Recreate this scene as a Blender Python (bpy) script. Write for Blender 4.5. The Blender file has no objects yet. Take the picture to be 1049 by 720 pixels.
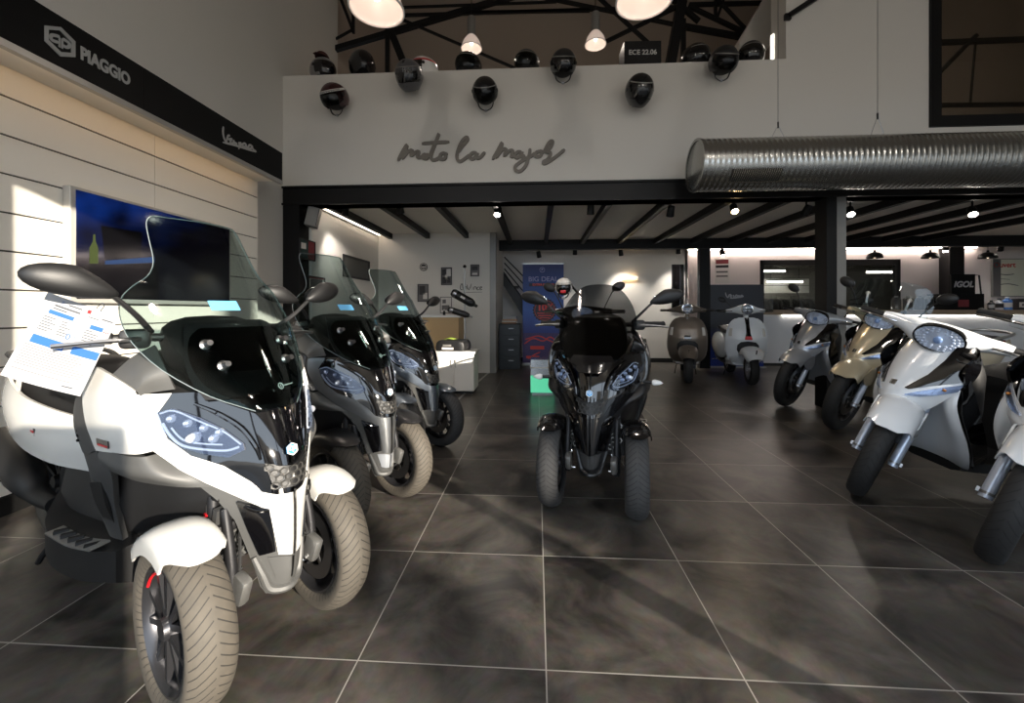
import bpy, bmesh, math, random
from mathutils import Vector, Matrix, Euler
random.seed(7)
SC = bpy.context.scene
COL = SC.collection
PI = math.pi
R = math.radians

# ------------------------------------------------------------------ materials
def lin(c):
    o = []
    for v in c[:3]:
        v = v / 255.0
        o.append(v / 12.92 if v <= 0.04045 else ((v + 0.055) / 1.055) ** 2.4)
    return (o[0], o[1], o[2], 1.0)

MATS = {}
def mat(name, col, rough=0.5, metal=0.0, coat=0.0, emit=None, estr=0.0, spec=0.5, bump=0.0, bscale=200.0):
    if name in MATS:
        return MATS[name]
    m = bpy.data.materials.new(name)
    m.use_nodes = True
    nt = m.node_tree
    b = nt.nodes['Principled BSDF']
    b.inputs['Base Color'].default_value = lin(col)
    b.inputs['Roughness'].default_value = rough
    b.inputs['Metallic'].default_value = metal
    b.inputs['Coat Weight'].default_value = coat
    b.inputs['Coat Roughness'].default_value = 0.04
    b.inputs['Specular IOR Level'].default_value = spec
    if emit:
        b.inputs['Emission Color'].default_value = lin(emit)
        b.inputs['Emission Strength'].default_value = estr
    if bump:
        t = nt.nodes.new('ShaderNodeTexNoise'); t.inputs['Scale'].default_value = bscale
        c = nt.nodes.new('ShaderNodeTexCoord')
        nt.links.new(c.outputs['Object'], t.inputs['Vector'])
        bp = nt.nodes.new('ShaderNodeBump'); bp.inputs['Strength'].default_value = bump
        bp.inputs['Distance'].default_value = 0.002
        nt.links.new(t.outputs['Fac'], bp.inputs['Height'])
        nt.links.new(bp.outputs['Normal'], b.inputs['Normal'])
    MATS[name] = m
    return m

def glass(name, tint, rough=0.02, fac=None, ior=1.45):
    if name in MATS:
        return MATS[name]
    m = bpy.data.materials.new(name); m.use_nodes = True
    nt = m.node_tree; nt.nodes.remove(nt.nodes['Principled BSDF'])
    out = nt.nodes['Material Output']
    tr = nt.nodes.new('ShaderNodeBsdfTransparent'); tr.inputs['Color'].default_value = lin(tint)
    gl = nt.nodes.new('ShaderNodeBsdfGlossy'); gl.inputs['Roughness'].default_value = rough
    lw = nt.nodes.new('ShaderNodeLayerWeight'); lw.inputs['Blend'].default_value = 0.5
    pw = nt.nodes.new('ShaderNodeMath'); pw.operation = 'POWER'; pw.inputs[1].default_value = 4.0
    fr = nt.nodes.new('ShaderNodeMath'); fr.operation = 'MULTIPLY_ADD'; fr.inputs[1].default_value = 0.55; fr.inputs[2].default_value = ((ior-1)/(ior+1))**2
    nt.links.new(lw.outputs['Facing'], pw.inputs[0]); nt.links.new(pw.outputs[0], fr.inputs[0])
    mx = nt.nodes.new('ShaderNodeMixShader')
    nt.links.new(fr.outputs[0], mx.inputs[0])
    nt.links.new(tr.outputs[0], mx.inputs[1]); nt.links.new(gl.outputs[0], mx.inputs[2])
    nt.links.new(mx.outputs[0], out.inputs['Surface'])
    MATS[name] = m
    return m

# ------------------------------------------------------------------ curves
def cr(pts, k, closed=False):
    pts = [Vector(p) for p in pts]
    n = len(pts)
    if k <= 1 or n < 3 and not closed:
        if k <= 1:
            return pts
    o = []
    segs = n if closed else n - 1
    for i in range(segs):
        if closed:
            p0, p1, p2, p3 = pts[(i-1) % n], pts[i], pts[(i+1) % n], pts[(i+2) % n]
        else:
            p1, p2 = pts[i], pts[i+1]
            p0 = pts[i-1] if i > 0 else p1*2 - p2
            p3 = pts[i+2] if i+2 < n else p2*2 - p1
        for j in range(k):
            t = j / k
            o.append(0.5*((2*p1) + (p2-p0)*t + (2*p0-5*p1+4*p2-p3)*t*t + (3*p1-p0-3*p2+p3)*t*t*t))
    if not closed:
        o.append(pts[-1])
    return o

def interp(tab, x):
    if x <= tab[0][0]:
        return tab[0][1]
    for (a, va), (b, vb) in zip(tab, tab[1:]):
        if x <= b:
            t = (x-a)/(b-a)
            return va + (vb-va)*t
    return tab[-1][1]

def resample(pts, n):
    pts = [Vector(p) for p in pts]
    L = [0.0]
    for a, b in zip(pts, pts[1:]):
        L.append(L[-1] + (b-a).length)
    o = []
    j = 0
    for i in range(n):
        d = L[-1]*i/(n-1)
        while j < len(L)-2 and L[j+1] < d:
            j += 1
        s = L[j+1]-L[j]
        t = 0 if s < 1e-9 else (d-L[j])/s
        o.append(pts[j].lerp(pts[j+1], min(1, max(0, t))))
    return o

# ------------------------------------------------------------------ mesh builder
class M:
    def __init__(s):
        s.v = []; s.f = []
    def add(s, vs, fs):
        b = len(s.v)
        s.v += [Vector(p) for p in vs]
        s.f += [tuple(i+b for i in f) for f in fs]
        return s
    def box(s, x0, x1, y0, y1, z0, z1):
        return s.add([(x0,y0,z0),(x1,y0,z0),(x1,y1,z0),(x0,y1,z0),(x0,y0,z1),(x1,y0,z1),(x1,y1,z1),(x0,y1,z1)],
                     [(0,3,2,1),(4,5,6,7),(0,1,5,4),(1,2,6,5),(2,3,7,6),(3,0,4,7)])
    def rbox(s, c, size, rot=None):
        x, y, z = [d/2 for d in size]
        vs = [Vector(p) for p in [(-x,-y,-z),(x,-y,-z),(x,y,-z),(-x,y,-z),(-x,-y,z),(x,-y,z),(x,y,z),(-x,y,z)]]
        if rot is not None:
            if not isinstance(rot, Matrix):
                rot = Euler(rot).to_matrix()
            vs = [rot @ p for p in vs]
        return s.add([p+Vector(c) for p in vs], [(0,3,2,1),(4,5,6,7),(0,1,5,4),(1,2,6,5),(2,3,7,6),(3,0,4,7)])
    def bar(s, a, b, w, h=None, up=(0,0,1)):
        a, b = Vector(a), Vector(b)
        d = (b-a).normalized(); up = Vector(up)
        if abs(d.dot(up)) > 0.98: up = Vector((0,1,0))
        sx = d.cross(up).normalized()*(w/2); sz = sx.cross(d).normalized()*((h or w)/2)
        return s.add([a-sx-sz,a+sx-sz,a+sx+sz,a-sx+sz,b-sx-sz,b+sx-sz,b+sx+sz,b-sx+sz],
                     [(0,1,2,3),(7,6,5,4),(0,4,5,1),(1,5,6,2),(2,6,7,3),(3,7,4,0)])
    def tube(s, pts, r, n=10, k=1, cap=True, flat=None):
        P = cr(pts, k) if k > 1 and len(pts) > 2 else [Vector(p) for p in pts]
        m = len(P)
        if not isinstance(r, (list, tuple)):
            rs = [r]*m
        else:
            rs = [interp([(i/(len(r)-1), x) for i, x in enumerate(r)], j/(m-1)) for j in range(m)]
        rings = []
        t0 = (P[1]-P[0]).normalized()
        u = t0.cross(Vector((0,0,1)))
        if u.length < 0.1: u = t0.cross(Vector((0,1,0)))
        u.normalize()
        for i in range(m):
            t = (P[min(i+1,m-1)]-P[max(i-1,0)]).normalized()
            u = (u - t*u.dot(t)).normalized(); w = t.cross(u)
            rr = rs[i]
            rings.append([P[i] + u*(math.cos(2*PI*j/n)*rr) + w*(math.sin(2*PI*j/n)*rr*(flat or 1)) for j in range(n)])
        return s.loft(rings, 1, 1, cap)
    def loft(s, rings, su=1, sv=1, cap=True):
        # rings: list of closed rings with equal counts
        R2 = [cr(r, su, True) if su > 1 else [Vector(p) for p in r] for r in rings]
        if sv > 1:
            cols = [cr([r[j] for r in R2], sv) for j in range(len(R2[0]))]
            R2 = [[c[i] for c in cols] for i in range(len(cols[0]))]
        n = len(R2[0]); vs = [p for r in R2 for p in r]; fs = []
        for i in range(len(R2)-1):
            for j in range(n):
                a, b = i*n+j, i*n+(j+1) % n
                fs.append((a, b, b+n, a+n))
        if cap:
            fs.append(tuple(range(n-1, -1, -1)))
            fs.append(tuple(range((len(R2)-1)*n, len(R2)*n)))
        return s.add(vs, fs)
    def lathe(s, prof, o=(0,0,0), ax='z', n=24, cap=False):
        rings = []
        o = Vector(o)
        for r, h in prof:
            ring = []
            for j in range(n):
                a = 2*PI*j/n; c, d = math.cos(a)*r, math.sin(a)*r
                if ax == 'z': p = (c, d, h)
                elif ax == 'x': p = (h, c, d)
                elif ax == 'y': p = (d, h, c)
                else:
                    A = Vector(ax).normalized()
                    U = A.cross(Vector((0,0,1)))
                    if U.length < .1: U = A.cross(Vector((0,1,0)))
                    U.normalize(); W = A.cross(U)
                    p = U*c + W*d + A*h
                ring.append(Vector(p)+o)
            rings.append(ring)
        return s.loft(rings, 1, 1, cap)
    def grid(s, g, thick=0.0, sgn=1):
        nr, nc = len(g), len(g[0])
        vs = [p for r in g for p in r]
        fs = [(i*nc+j, i*nc+j+1, (i+1)*nc+j+1, (i+1)*nc+j) for i in range(nr-1) for j in range(nc-1)]
        if not thick:
            return s.add(vs, fs)
        N = []
        for i in range(nr):
            for j in range(nc):
                du = g[i][min(j+1,nc-1)] - g[i][max(j-1,0)]
                dv = g[min(i+1,nr-1)][j] - g[max(i-1,0)][j]
                n = du.cross(dv)
                N.append(n.normalized() if n.length > 1e-12 else Vector((0,0,0)))
        k = nr*nc
        back = [p - n*thick*sgn for p, n in zip(vs, N)]
        fs2 = [tuple(x+k for x in reversed(f)) for f in fs]
        rim = []
        loop = [j for j in range(nc)] + [i*nc+nc-1 for i in range(1,nr)] + [(nr-1)*nc+j for j in range(nc-2,-1,-1)] + [i*nc for i in range(nr-2,0,-1)]
        for a, b in zip(loop, loop[1:]+loop[:1]):
            rim.append((b, a, a+k, b+k))
        return s.add(vs+back, fs+fs2+rim)
    def sheet(s, rows, su=4, sv=4, thick=0.0, sgn=1):
        rr = [cr(r, su) for r in rows]
        cols = [cr([r[j] for r in rr], sv) for j in range(len(rr[0]))]
        g = [[c[i] for c in cols] for i in range(len(cols[0]))]
        return s.grid(g, thick, sgn)
    def panel(s, A, B, mp, off=0.0, thick=0.004, nu=16, nv=6, smooth=False, back=None):
        # A, B: outlines in a 2-D chart; mp(u, v, off) -> 3-D
        A = [Vector((*p, 0)) for p in A]; B = [Vector((*p, 0)) for p in B]
        if smooth:
            A = cr(A, 6); B = cr(B, 6)
        if len(A) == len(B):
            A, B = dens(A, nu), dens(B, nu)
        else:
            A, B = resample(A, nu), resample(B, nu)
        g0, g1 = [], []
        for j in range(nv):
            t = j/(nv-1)
            g0.append([Vector(mp(*(a.lerp(b, t)).xy, off)) for a, b in zip(A, B)])
            g1.append([Vector(mp(*(a.lerp(b, t)).xy, off-thick)) for a, b in zip(A, B)])
        nr, nc = nv, len(g0[0]); k = nr*nc
        vs = [p for r in g0 for p in r] + [p for r in g1 for p in r]
        fs = [(i*nc+j, i*nc+j+1, (i+1)*nc+j+1, (i+1)*nc+j) for i in range(nr-1) for j in range(nc-1)]
        fs2 = [tuple(x+k for x in reversed(f)) for f in fs]
        loop = [j for j in range(nc)] + [i*nc+nc-1 for i in range(1,nr)] + [(nr-1)*nc+j for j in range(nc-2,-1,-1)] + [i*nc for i in range(nr-2,0,-1)]
        rim = [(b, a, a+k, b+k) for a, b in zip(loop, loop[1:]+loop[:1])]
        return s.add(vs, fs+fs2+rim)
    def ell(s, c, r, n=16, m=10, t0=0.0, t1=PI):
        c = Vector(c)
        rings = [[c + Vector((r[0]*math.sin(t)*math.cos(2*PI*j/n), r[1]*math.sin(t)*math.sin(2*PI*j/n), r[2]*math.cos(t))) for j in range(n)]
                 for t in [t0 + (t1-t0)*i/m for i in range(m+1)]]
        return s.loft(rings, 1, 1, False)
    def xf(s, mtx, start=0):
        for i in range(start, len(s.v)):
            s.v[i] = mtx @ s.v[i]
        return s
    def mirror(s, start=0):
        n = len(s.v)
        idx = {i: n+i-start for i in range(start, n)}
        s.v += [Vector((-p.x, p.y, p.z)) for p in s.v[start:]]
        s.f += [tuple(idx[i] for i in reversed(f)) for f in s.f if f[0] >= start]
        return s
    def prism(s, poly, h0, h1, plane='xy'):
        n = len(poly)
        def q(p, h):
            return {'xy': (p[0], p[1], h), 'xz': (p[0], h, p[1]), 'yz': (h, p[0], p[1])}[plane]
        vs = [q(p, h0) for p in poly] + [q(p, h1) for p in poly]
        fs = [tuple(range(n-1,-1,-1)), tuple(range(n, 2*n))] + [(i, (i+1) % n, n+(i+1) % n, n+i) for i in range(n)]
        return s.add(vs, fs)
    def build(s, name, m=None, parent=None, bevel=0.0, smooth=True, angle=38, seg=2):
        me = bpy.data.meshes.new(name)
        bm = bmesh.new()
        vv = [bm.verts.new(p) for p in s.v]
        for f in s.f:
            try:
                bm.faces.new([vv[i] for i in f])
            except ValueError:
                pass
        bmesh.ops.remove_doubles(bm, verts=bm.verts, dist=1e-5)
        bmesh.ops.recalc_face_normals(bm, faces=bm.faces)
        if bevel:
            es = [e for e in bm.edges if len(e.link_faces) == 2 and e.calc_face_angle(0) > R(30)]
            bmesh.ops.bevel(bm, geom=es, offset=bevel, segments=seg, affect='EDGES', profile=0.5, clamp_overlap=True)
        for f in bm.faces:
            f.smooth = smooth
        bm.to_mesh(me); bm.free()
        if smooth:
            me.set_sharp_from_angle(angle=R(angle))
        if m is not None:
            me.materials.append(m)
        o = bpy.data.objects.new(name, me)
        COL.objects.link(o)
        if parent is not None:
            o.parent = parent
        return o

def dens(A, nu):
    # same-count outlines stay in step: subdivide every segment evenly
    k = max(1, round(nu/(len(A)-1)))
    o = []
    for a, b in zip(A, A[1:]):
        for j in range(k):
            o.append(a.lerp(b, j/k))
    o.append(A[-1])
    return o

# ------------------------------------------------------------------ objects
def tag(o, label=None, cat=None, group=None, kind=None):
    if label: o['label'] = label
    if cat: o['category'] = cat
    if group: o['group'] = group
    if kind: o['kind'] = kind
    return o

def thing(name, label, cat, loc=(0,0,0), rz=0.0, group=None):
    o = bpy.data.objects.new(name, None)
    COL.objects.link(o)
    o.empty_display_size = 0.1
    o.location = loc; o.rotation_euler = (0, 0, rz)
    return tag(o, label, cat, group)

def struct(name, mb, m, **k):
    return tag(mb.build(name, m, **k), kind='structure')

def copy_tree(o, parent=None):
    c = o.copy(); COL.objects.link(c)
    c.parent = parent
    for ch in list(o.children):
        copy_tree(ch, c)
    return c

def ntext(body, size, name, m, parent=None, ext=0.002, bold=0.0, align='CENTER', shear=0.0):
    cu = bpy.data.curves.new(name, 'FONT')
    cu.body = body; cu.size = size; cu.extrude = ext; cu.offset = bold
    cu.align_x = align; cu.align_y = 'CENTER'; cu.shear = shear
    o = bpy.data.objects.new(name, cu); COL.objects.link(o)
    dg = bpy.context.evaluated_depsgraph_get()
    me = bpy.data.meshes.new_from_object(o.evaluated_get(dg))
    bpy.data.objects.remove(o)
    me.materials.clear(); me.materials.append(m)
    me.name = name
    q = bpy.data.objects.new(name, me); COL.objects.link(q)
    if parent is not None: q.parent = parent
    return q

def strokes(lines, name, m, r, mp, parent=None, k=4, thick=0.003):
    # pen strokes on a flat sign: ribbon of width 2r, mp(u, v, h) -> 3-D
    mb = M()
    for si, ln in enumerate(lines):
        w = r
        P = cr([Vector((a, b, 0)) for a, b in ln], k) if len(ln) > 2 else [Vector((a, b, 0)) for a, b in ln]
        L, Rr = [], []
        for i, p in enumerate(P):
            t = (P[min(i+1, len(P)-1)] - P[max(i-1, 0)])
            t = t.normalized() if t.length > 1e-9 else Vector((1,0,0))
            nrm = Vector((-t.y, t.x, 0))
            ww = w*(0.55 if i in (0, len(P)-1) else 1)
            L.append(p + nrm*ww); Rr.append(p - nrm*ww)
        n = len(P)
        hh = [thick*(1 + .03*si + .06*i/len(P)) for i in range(len(P))]
        vs = [mp(p.x, p.y, q) for p, q in zip(L, hh)] + [mp(p.x, p.y, q) for p, q in zip(Rr, hh)] + [mp(p.x, p.y, 0) for p in L] + [mp(p.x, p.y, 0) for p in Rr]
        fs = []
        for i in range(n-1):
            fs += [(i, i+1, n+i+1, n+i), (2*n+i, 3*n+i, 3*n+i+1, 2*n+i+1), (i, 2*n+i, 2*n+i+1, i+1), (n+i, n+i+1, 3*n+i+1, 3*n+i)]
        fs += [(0, n, 3*n, 2*n), (n-1, 3*n-1, 4*n-1, 2*n-1)]
        mb.add(vs, fs)
    return mb.build(name, m, parent, smooth=False)
# ------------------------------------------------------------------ shared materials
def tyre_mat(name, base, dust, nchev):
    m = mat(name, base, 0.75)
    nt = m.node_tree; b = nt.nodes['Principled BSDF']; L = nt.links.new
    def node(t, **k):
        n = nt.nodes.new(t)
        for a, v in k.items(): setattr(n, a, v)
        return n
    tc = node('ShaderNodeTexCoord'); sp = node('ShaderNodeSeparateXYZ'); L(tc.outputs['Object'], sp.inputs[0])
    def mth(op, a, bb=None):
        n = node('ShaderNodeMath', operation=op)
        for i, q in enumerate((a, bb)):
            if q is None: continue
            if isinstance(q, (int, float)): n.inputs[i].default_value = q
            else: L(q, n.inputs[i])
        return n.outputs[0]
    ang = mth('ARCTAN2', sp.outputs[1], sp.outputs[2])
    ax = mth('ABSOLUTE', sp.outputs[0])
    ph = mth('ADD', mth('MULTIPLY', ang, nchev/(2*PI)), mth('MULTIPLY', ax, 30.0))
    fr = mth('FRACT', ph)
    g = mth('LESS_THAN', fr, 0.13)
    rr = mth('SQRT', mth('ADD', mth('MULTIPLY', sp.outputs[1], sp.outputs[1]), mth('MULTIPLY', sp.outputs[2], sp.outputs[2])))
    tread = mth('GREATER_THAN', rr, 0.0)
    cen = mth('GREATER_THAN', ax, 0.004)
    alt = mth('LESS_THAN', ax, 0.056)
    gg = mth('MULTIPLY', mth('MULTIPLY', g, cen), alt)
    nz = node('ShaderNodeTexNoise'); nz.inputs['Scale'].default_value = 30; L(tc.outputs['Object'], nz.inputs['Vector'])
    mixd = node('ShaderNodeMixRGB'); mixd.inputs[1].default_value = lin(base); mixd.inputs[2].default_value = lin(dust)
    L(nz.outputs['Fac'], mixd.inputs[0])
    mixg = node('ShaderNodeMixRGB'); mixg.inputs[2].default_value = lin([c*0.6 for c in base])
    L(gg, mixg.inputs[0]); L(mixd.outputs[0], mixg.inputs[1])
    L(mixg.outputs[0], b.inputs['Base Color'])
    bp = node('ShaderNodeBump'); bp.inputs['Strength'].default_value = 1.0; bp.inputs['Distance'].default_value = 0.006
    bp.invert = True
    L(gg, bp.inputs['Height']); L(bp.outputs[0], b.inputs['Normal'])
    return m

W_PAINT = mat('white_paint', (202, 201, 197), 0.22, 0, 0.6)
GRAPH_PAINT = mat('graphite_paint', (92, 94, 96), 0.32, 0.55, 0.5)
SLATE_PAINT = mat('slate_paint', (104, 112, 122), 0.30, 0.6, 0.5)
BLACK_PAINT = mat('black_paint', (14, 14, 16), 0.16, 0, 0.8)
BLACK_MATTE = mat('black_matte_paint', (26, 26, 28), 0.36, 0.2, 0.2)
SILVER_PAINT = mat('silver_paint', (158, 162, 168), 0.30, 0.35, 0.6)
CHAMP_PAINT = mat('champagne_paint', (188, 176, 150), 0.28, 0.35, 0.6)
PEARL_PAINT = mat('pearl_white_paint', (222, 226, 230), 0.22, 0.0, 0.7)
TAUPE_PAINT = mat('taupe_paint', (118, 108, 98), 0.36, 0.5, 0.3)
GLOSS = mat('gloss_black', (7, 7, 9), 0.06, 0, 1.0)
TRIM = mat('grey_trim_plastic', (72, 72, 71), 0.5, 0.0)
DTRIM = mat('dark_trim_plastic', (58, 58, 58), 0.5, 0.1)
PLAST = mat('black_plastic', (22, 22, 23), 0.48, bump=0.15, bscale=500)
RUBBER = mat('rubber_black', (16, 16, 17), 0.7)
SEATM = mat('seat_vinyl', (20, 20, 21), 0.55, bump=0.25, bscale=260)
CHROME = mat('chrome', (215, 215, 215), 0.10, 1.0)
STEEL = mat('steel', (150, 150, 152), 0.30, 1.0)
ALU = mat('brushed_aluminium', (178, 178, 176), 0.38, 0.9)
FORK = mat('fork_silver', (196, 206, 222), 0.33, 0.5)
ENGINE = mat('engine_dark', (38, 38, 40), 0.5, 0.6)
RED = mat('red_paint', (196, 26, 34), 0.35)
REDLENS = mat('red_lens', (150, 14, 18), 0.15, 0, 0.8)
AMBER = mat('amber_lens', (205, 130, 60), 0.2, 0, 0.6)
WHITEP = mat('white_plastic', (232, 232, 230), 0.4)
BLUE = mat('blue_print', (30, 86, 156), 0.5)
LBLUE = mat('badge_blue', (70, 150, 205), 0.3, 0.3, 0.4)
LEDS = mat('headlight_reflector', (198, 204, 216), 0.22, 0.55)
LEDD = mat('headlight_inner', (74, 79, 92), 0.3, 0.3)  # reflected sky put into this blue-grey
LEDK = mat('headlight_inner_dark', (40, 42, 46), 0.25, 0.5)  # copy without the reflected sky
DRL = mat('light_guide', (196, 200, 208), 0.25)
EDGE = mat('screen_edge', (128, 136, 138), 0.2, 0, .3)
LENS = glass('clear_lens', (225, 230, 238), 0.02)
SMOKE = glass('smoked_screen', (206, 216, 216), 0.02, ior=1.42)
DSMOKE = glass('dark_screen', (160, 168, 170), 0.03)
BSMOKE = glass('black_screen', (176, 178, 180), 0.03)
CSCREEN = glass('clear_screen', (232, 238, 240), 0.02)
TY_DUSTY = tyre_mat('tyre_dusty', (64, 60, 54), (82, 76, 67), 54)
TY_BLACK = tyre_mat('tyre_black', (50, 50, 51), (64, 63, 62), 54)
TY_DARK = tyre_mat('tyre_dark', (27, 27, 28), (36, 36, 36), 42)
HLR = mat('headlight_facets', (226, 230, 238), 0.28, 0.25)
PALEB = mat('headlight_bulb', (150, 176, 216), 0.3)
MIRG = mat('mirror_glass', (200, 205, 210), 0.03, 1.0)
# ------------------------------------------------------------------ wheels
def wheel(parent, name, loc, steer, Rw, w, rimr, tymat, rimmat, disc_side=1, sticker=None, spokes=5, disc=True, rimlabel=None):
    mb = M()
    hw = w*0.40
    mb.lathe([(rimr+.004, -hw), (rimr-.006, -hw-.002), (rimr-.014, -hw+.006), (rimr-.02, -hw*.4), (rimr-.02, hw*.4), (rimr-.014, hw-.006), (rimr-.006, hw+.002), (rimr+.004, hw)], ax='x', n=36)
    for i in range(spokes):
        for d in (-0.16, 0.16):
            a = 2*PI*i/spokes + d
            b = 2*PI*i/spokes + d*1.7
            mb.bar((-disc_side*.022, math.cos(a)*.03, math.sin(a)*.03), (-disc_side*.020, math.cos(b)*(rimr-.015), math.sin(b)*(rimr-.015)), .017, .030, up=(1,0,0))
    mb.lathe([(0, -w*.42), (.028, -w*.42), (.032, -w*.3), (.04, -w*.15), (.04, w*.15), (.032, w*.3), (.028, w*.42), (0, w*.42)], ax='x', n=20)
    o = mb.build(name, rimmat, parent)
    o.location = loc; o.rotation_euler = (0, 0, steer)
    t = M()
    h = w/2
    t.lathe([(rimr, -.78*h), (rimr+.010, -.9*h), ((rimr+Rw)/2+.004, -h), (Rw-.024, -.93*h), (Rw-.011, -.72*h), (Rw-.004, -.42*h), (Rw, -.12*h), (Rw, .12*h), (Rw-.004, .42*h), (Rw-.011, .72*h), (Rw-.024, .93*h), ((rimr+Rw)/2+.004, h), (rimr+.010, .9*h), (rimr, .78*h)], ax='x', n=64)
    t.build('tyre', tymat, o, angle=60)
    if disc:
        d = M()
        s = disc_side
        rd = rimr*.74
        d.lathe([(rd*.62, s*.034), (rd, s*.034), (rd, s*.040), (rd*.62, s*.040), (rd*.62, s*.034)], ax='x', n=32)
        for i in range(5):
            a = 2*PI*i/5
            d.bar((s*.037, math.cos(a)*.03, math.sin(a)*.03), (s*.037, math.cos(a+.3)*rd*.66, math.sin(a+.3)*rd*.66), .004, .014)
        d.build('brake_disc', STEEL, o)
    if sticker:
        k = M()
        s = -disc_side
        for a0 in (0.5,):
            pts = [(s*(hw-.004), math.cos(a0+.12*i)*(rimr-.022), math.sin(a0+.12*i)*(rimr-.022)) for i in range(8)]
            k.tube(pts, .004, 6)
        k.build('rim_stripe', sticker, o)
    return o

# ------------------------------------------------------------------ three-wheeled scooter
YC = [(.22,-.112),(.25,-.136),(.30,-.146),(.40,-.153),(.50,-.154),(.56,-.150),(.62,-.138),(.67,-.127),(.74,-.100),(.80,-.074),(.86,-.044),(.95,.01),(1.1,.10)]
SK = [(.22,5.0),(.40,4.0),(.55,2.8),(.65,2.2),(.75,2.0),(.86,1.9),(1.0,1.8)]
HW = [(.225,.044),(.26,.062),(.33,.078),(.40,.095),(.48,.116),(.55,.150),(.62,.195),(.68,.232),(.74,.257),(.80,.270),(.87,.264)]
def FY(x, z):
    return interp(YC, z) + interp(SK, z)*abs(x)**1.6
def FP(x, z, off=0.0):
    e = .004
    dx = (FY(x+e, z)-FY(x-e, z))/(2*e); dz = (FY(x, z+e)-FY(x, z-e))/(2*e)
    n = Vector((dx, -1, dz)).normalized()
    return Vector((x, FY(x, z), z)) + n*off
def front_half(mb, A, B, off, thick, nu=18, nv=7, smooth=False):
    st = len(mb.v)
    mb.panel(A, B, FP, off, thick, nu, nv, smooth)
    mb.mirror(st)

def hexpts(cx, cz, r, rot=0.0):
    return [(cx + r*math.cos(PI/3*i+rot), cz + r*math.sin(PI/3*i+rot)) for i in range(6)]

def piaggio_badge(parent, c, r, nrm_tilt, m_in, m_line):
    b = M(); pts = hexpts(0, 0, r, PI/6)
    b.prism(pts, 0, .004)
    o = b.build('badge', m_in, parent)
    ring = M()
    po = hexpts(0, 0, r, PI/6); pi_ = hexpts(0, 0, r*.82, PI/6)
    for i in range(6):
        j = (i+1) % 6
        ring.prism([po[i], po[j], pi_[j], pi_[i]], .003, .006)
    for sx in (-1, 1):
        a = [(sx*.08*r, -.45*r*sx), (sx*.08*r, .42*r), (sx*.45*r, .36*r), (sx*.5*r, .12*r), (sx*.42*r, -.06*r), (sx*.1*r, -.08*r)]
        for p, q in zip(a, a[1:]):
            ring.bar((p[0], p[1], .005), (q[0], q[1], .005), r*.14, .003)
    ring.build('badge_emblem', m_line, o)
    o.location = c; o.rotation_euler = nrm_tilt
    return o

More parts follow.
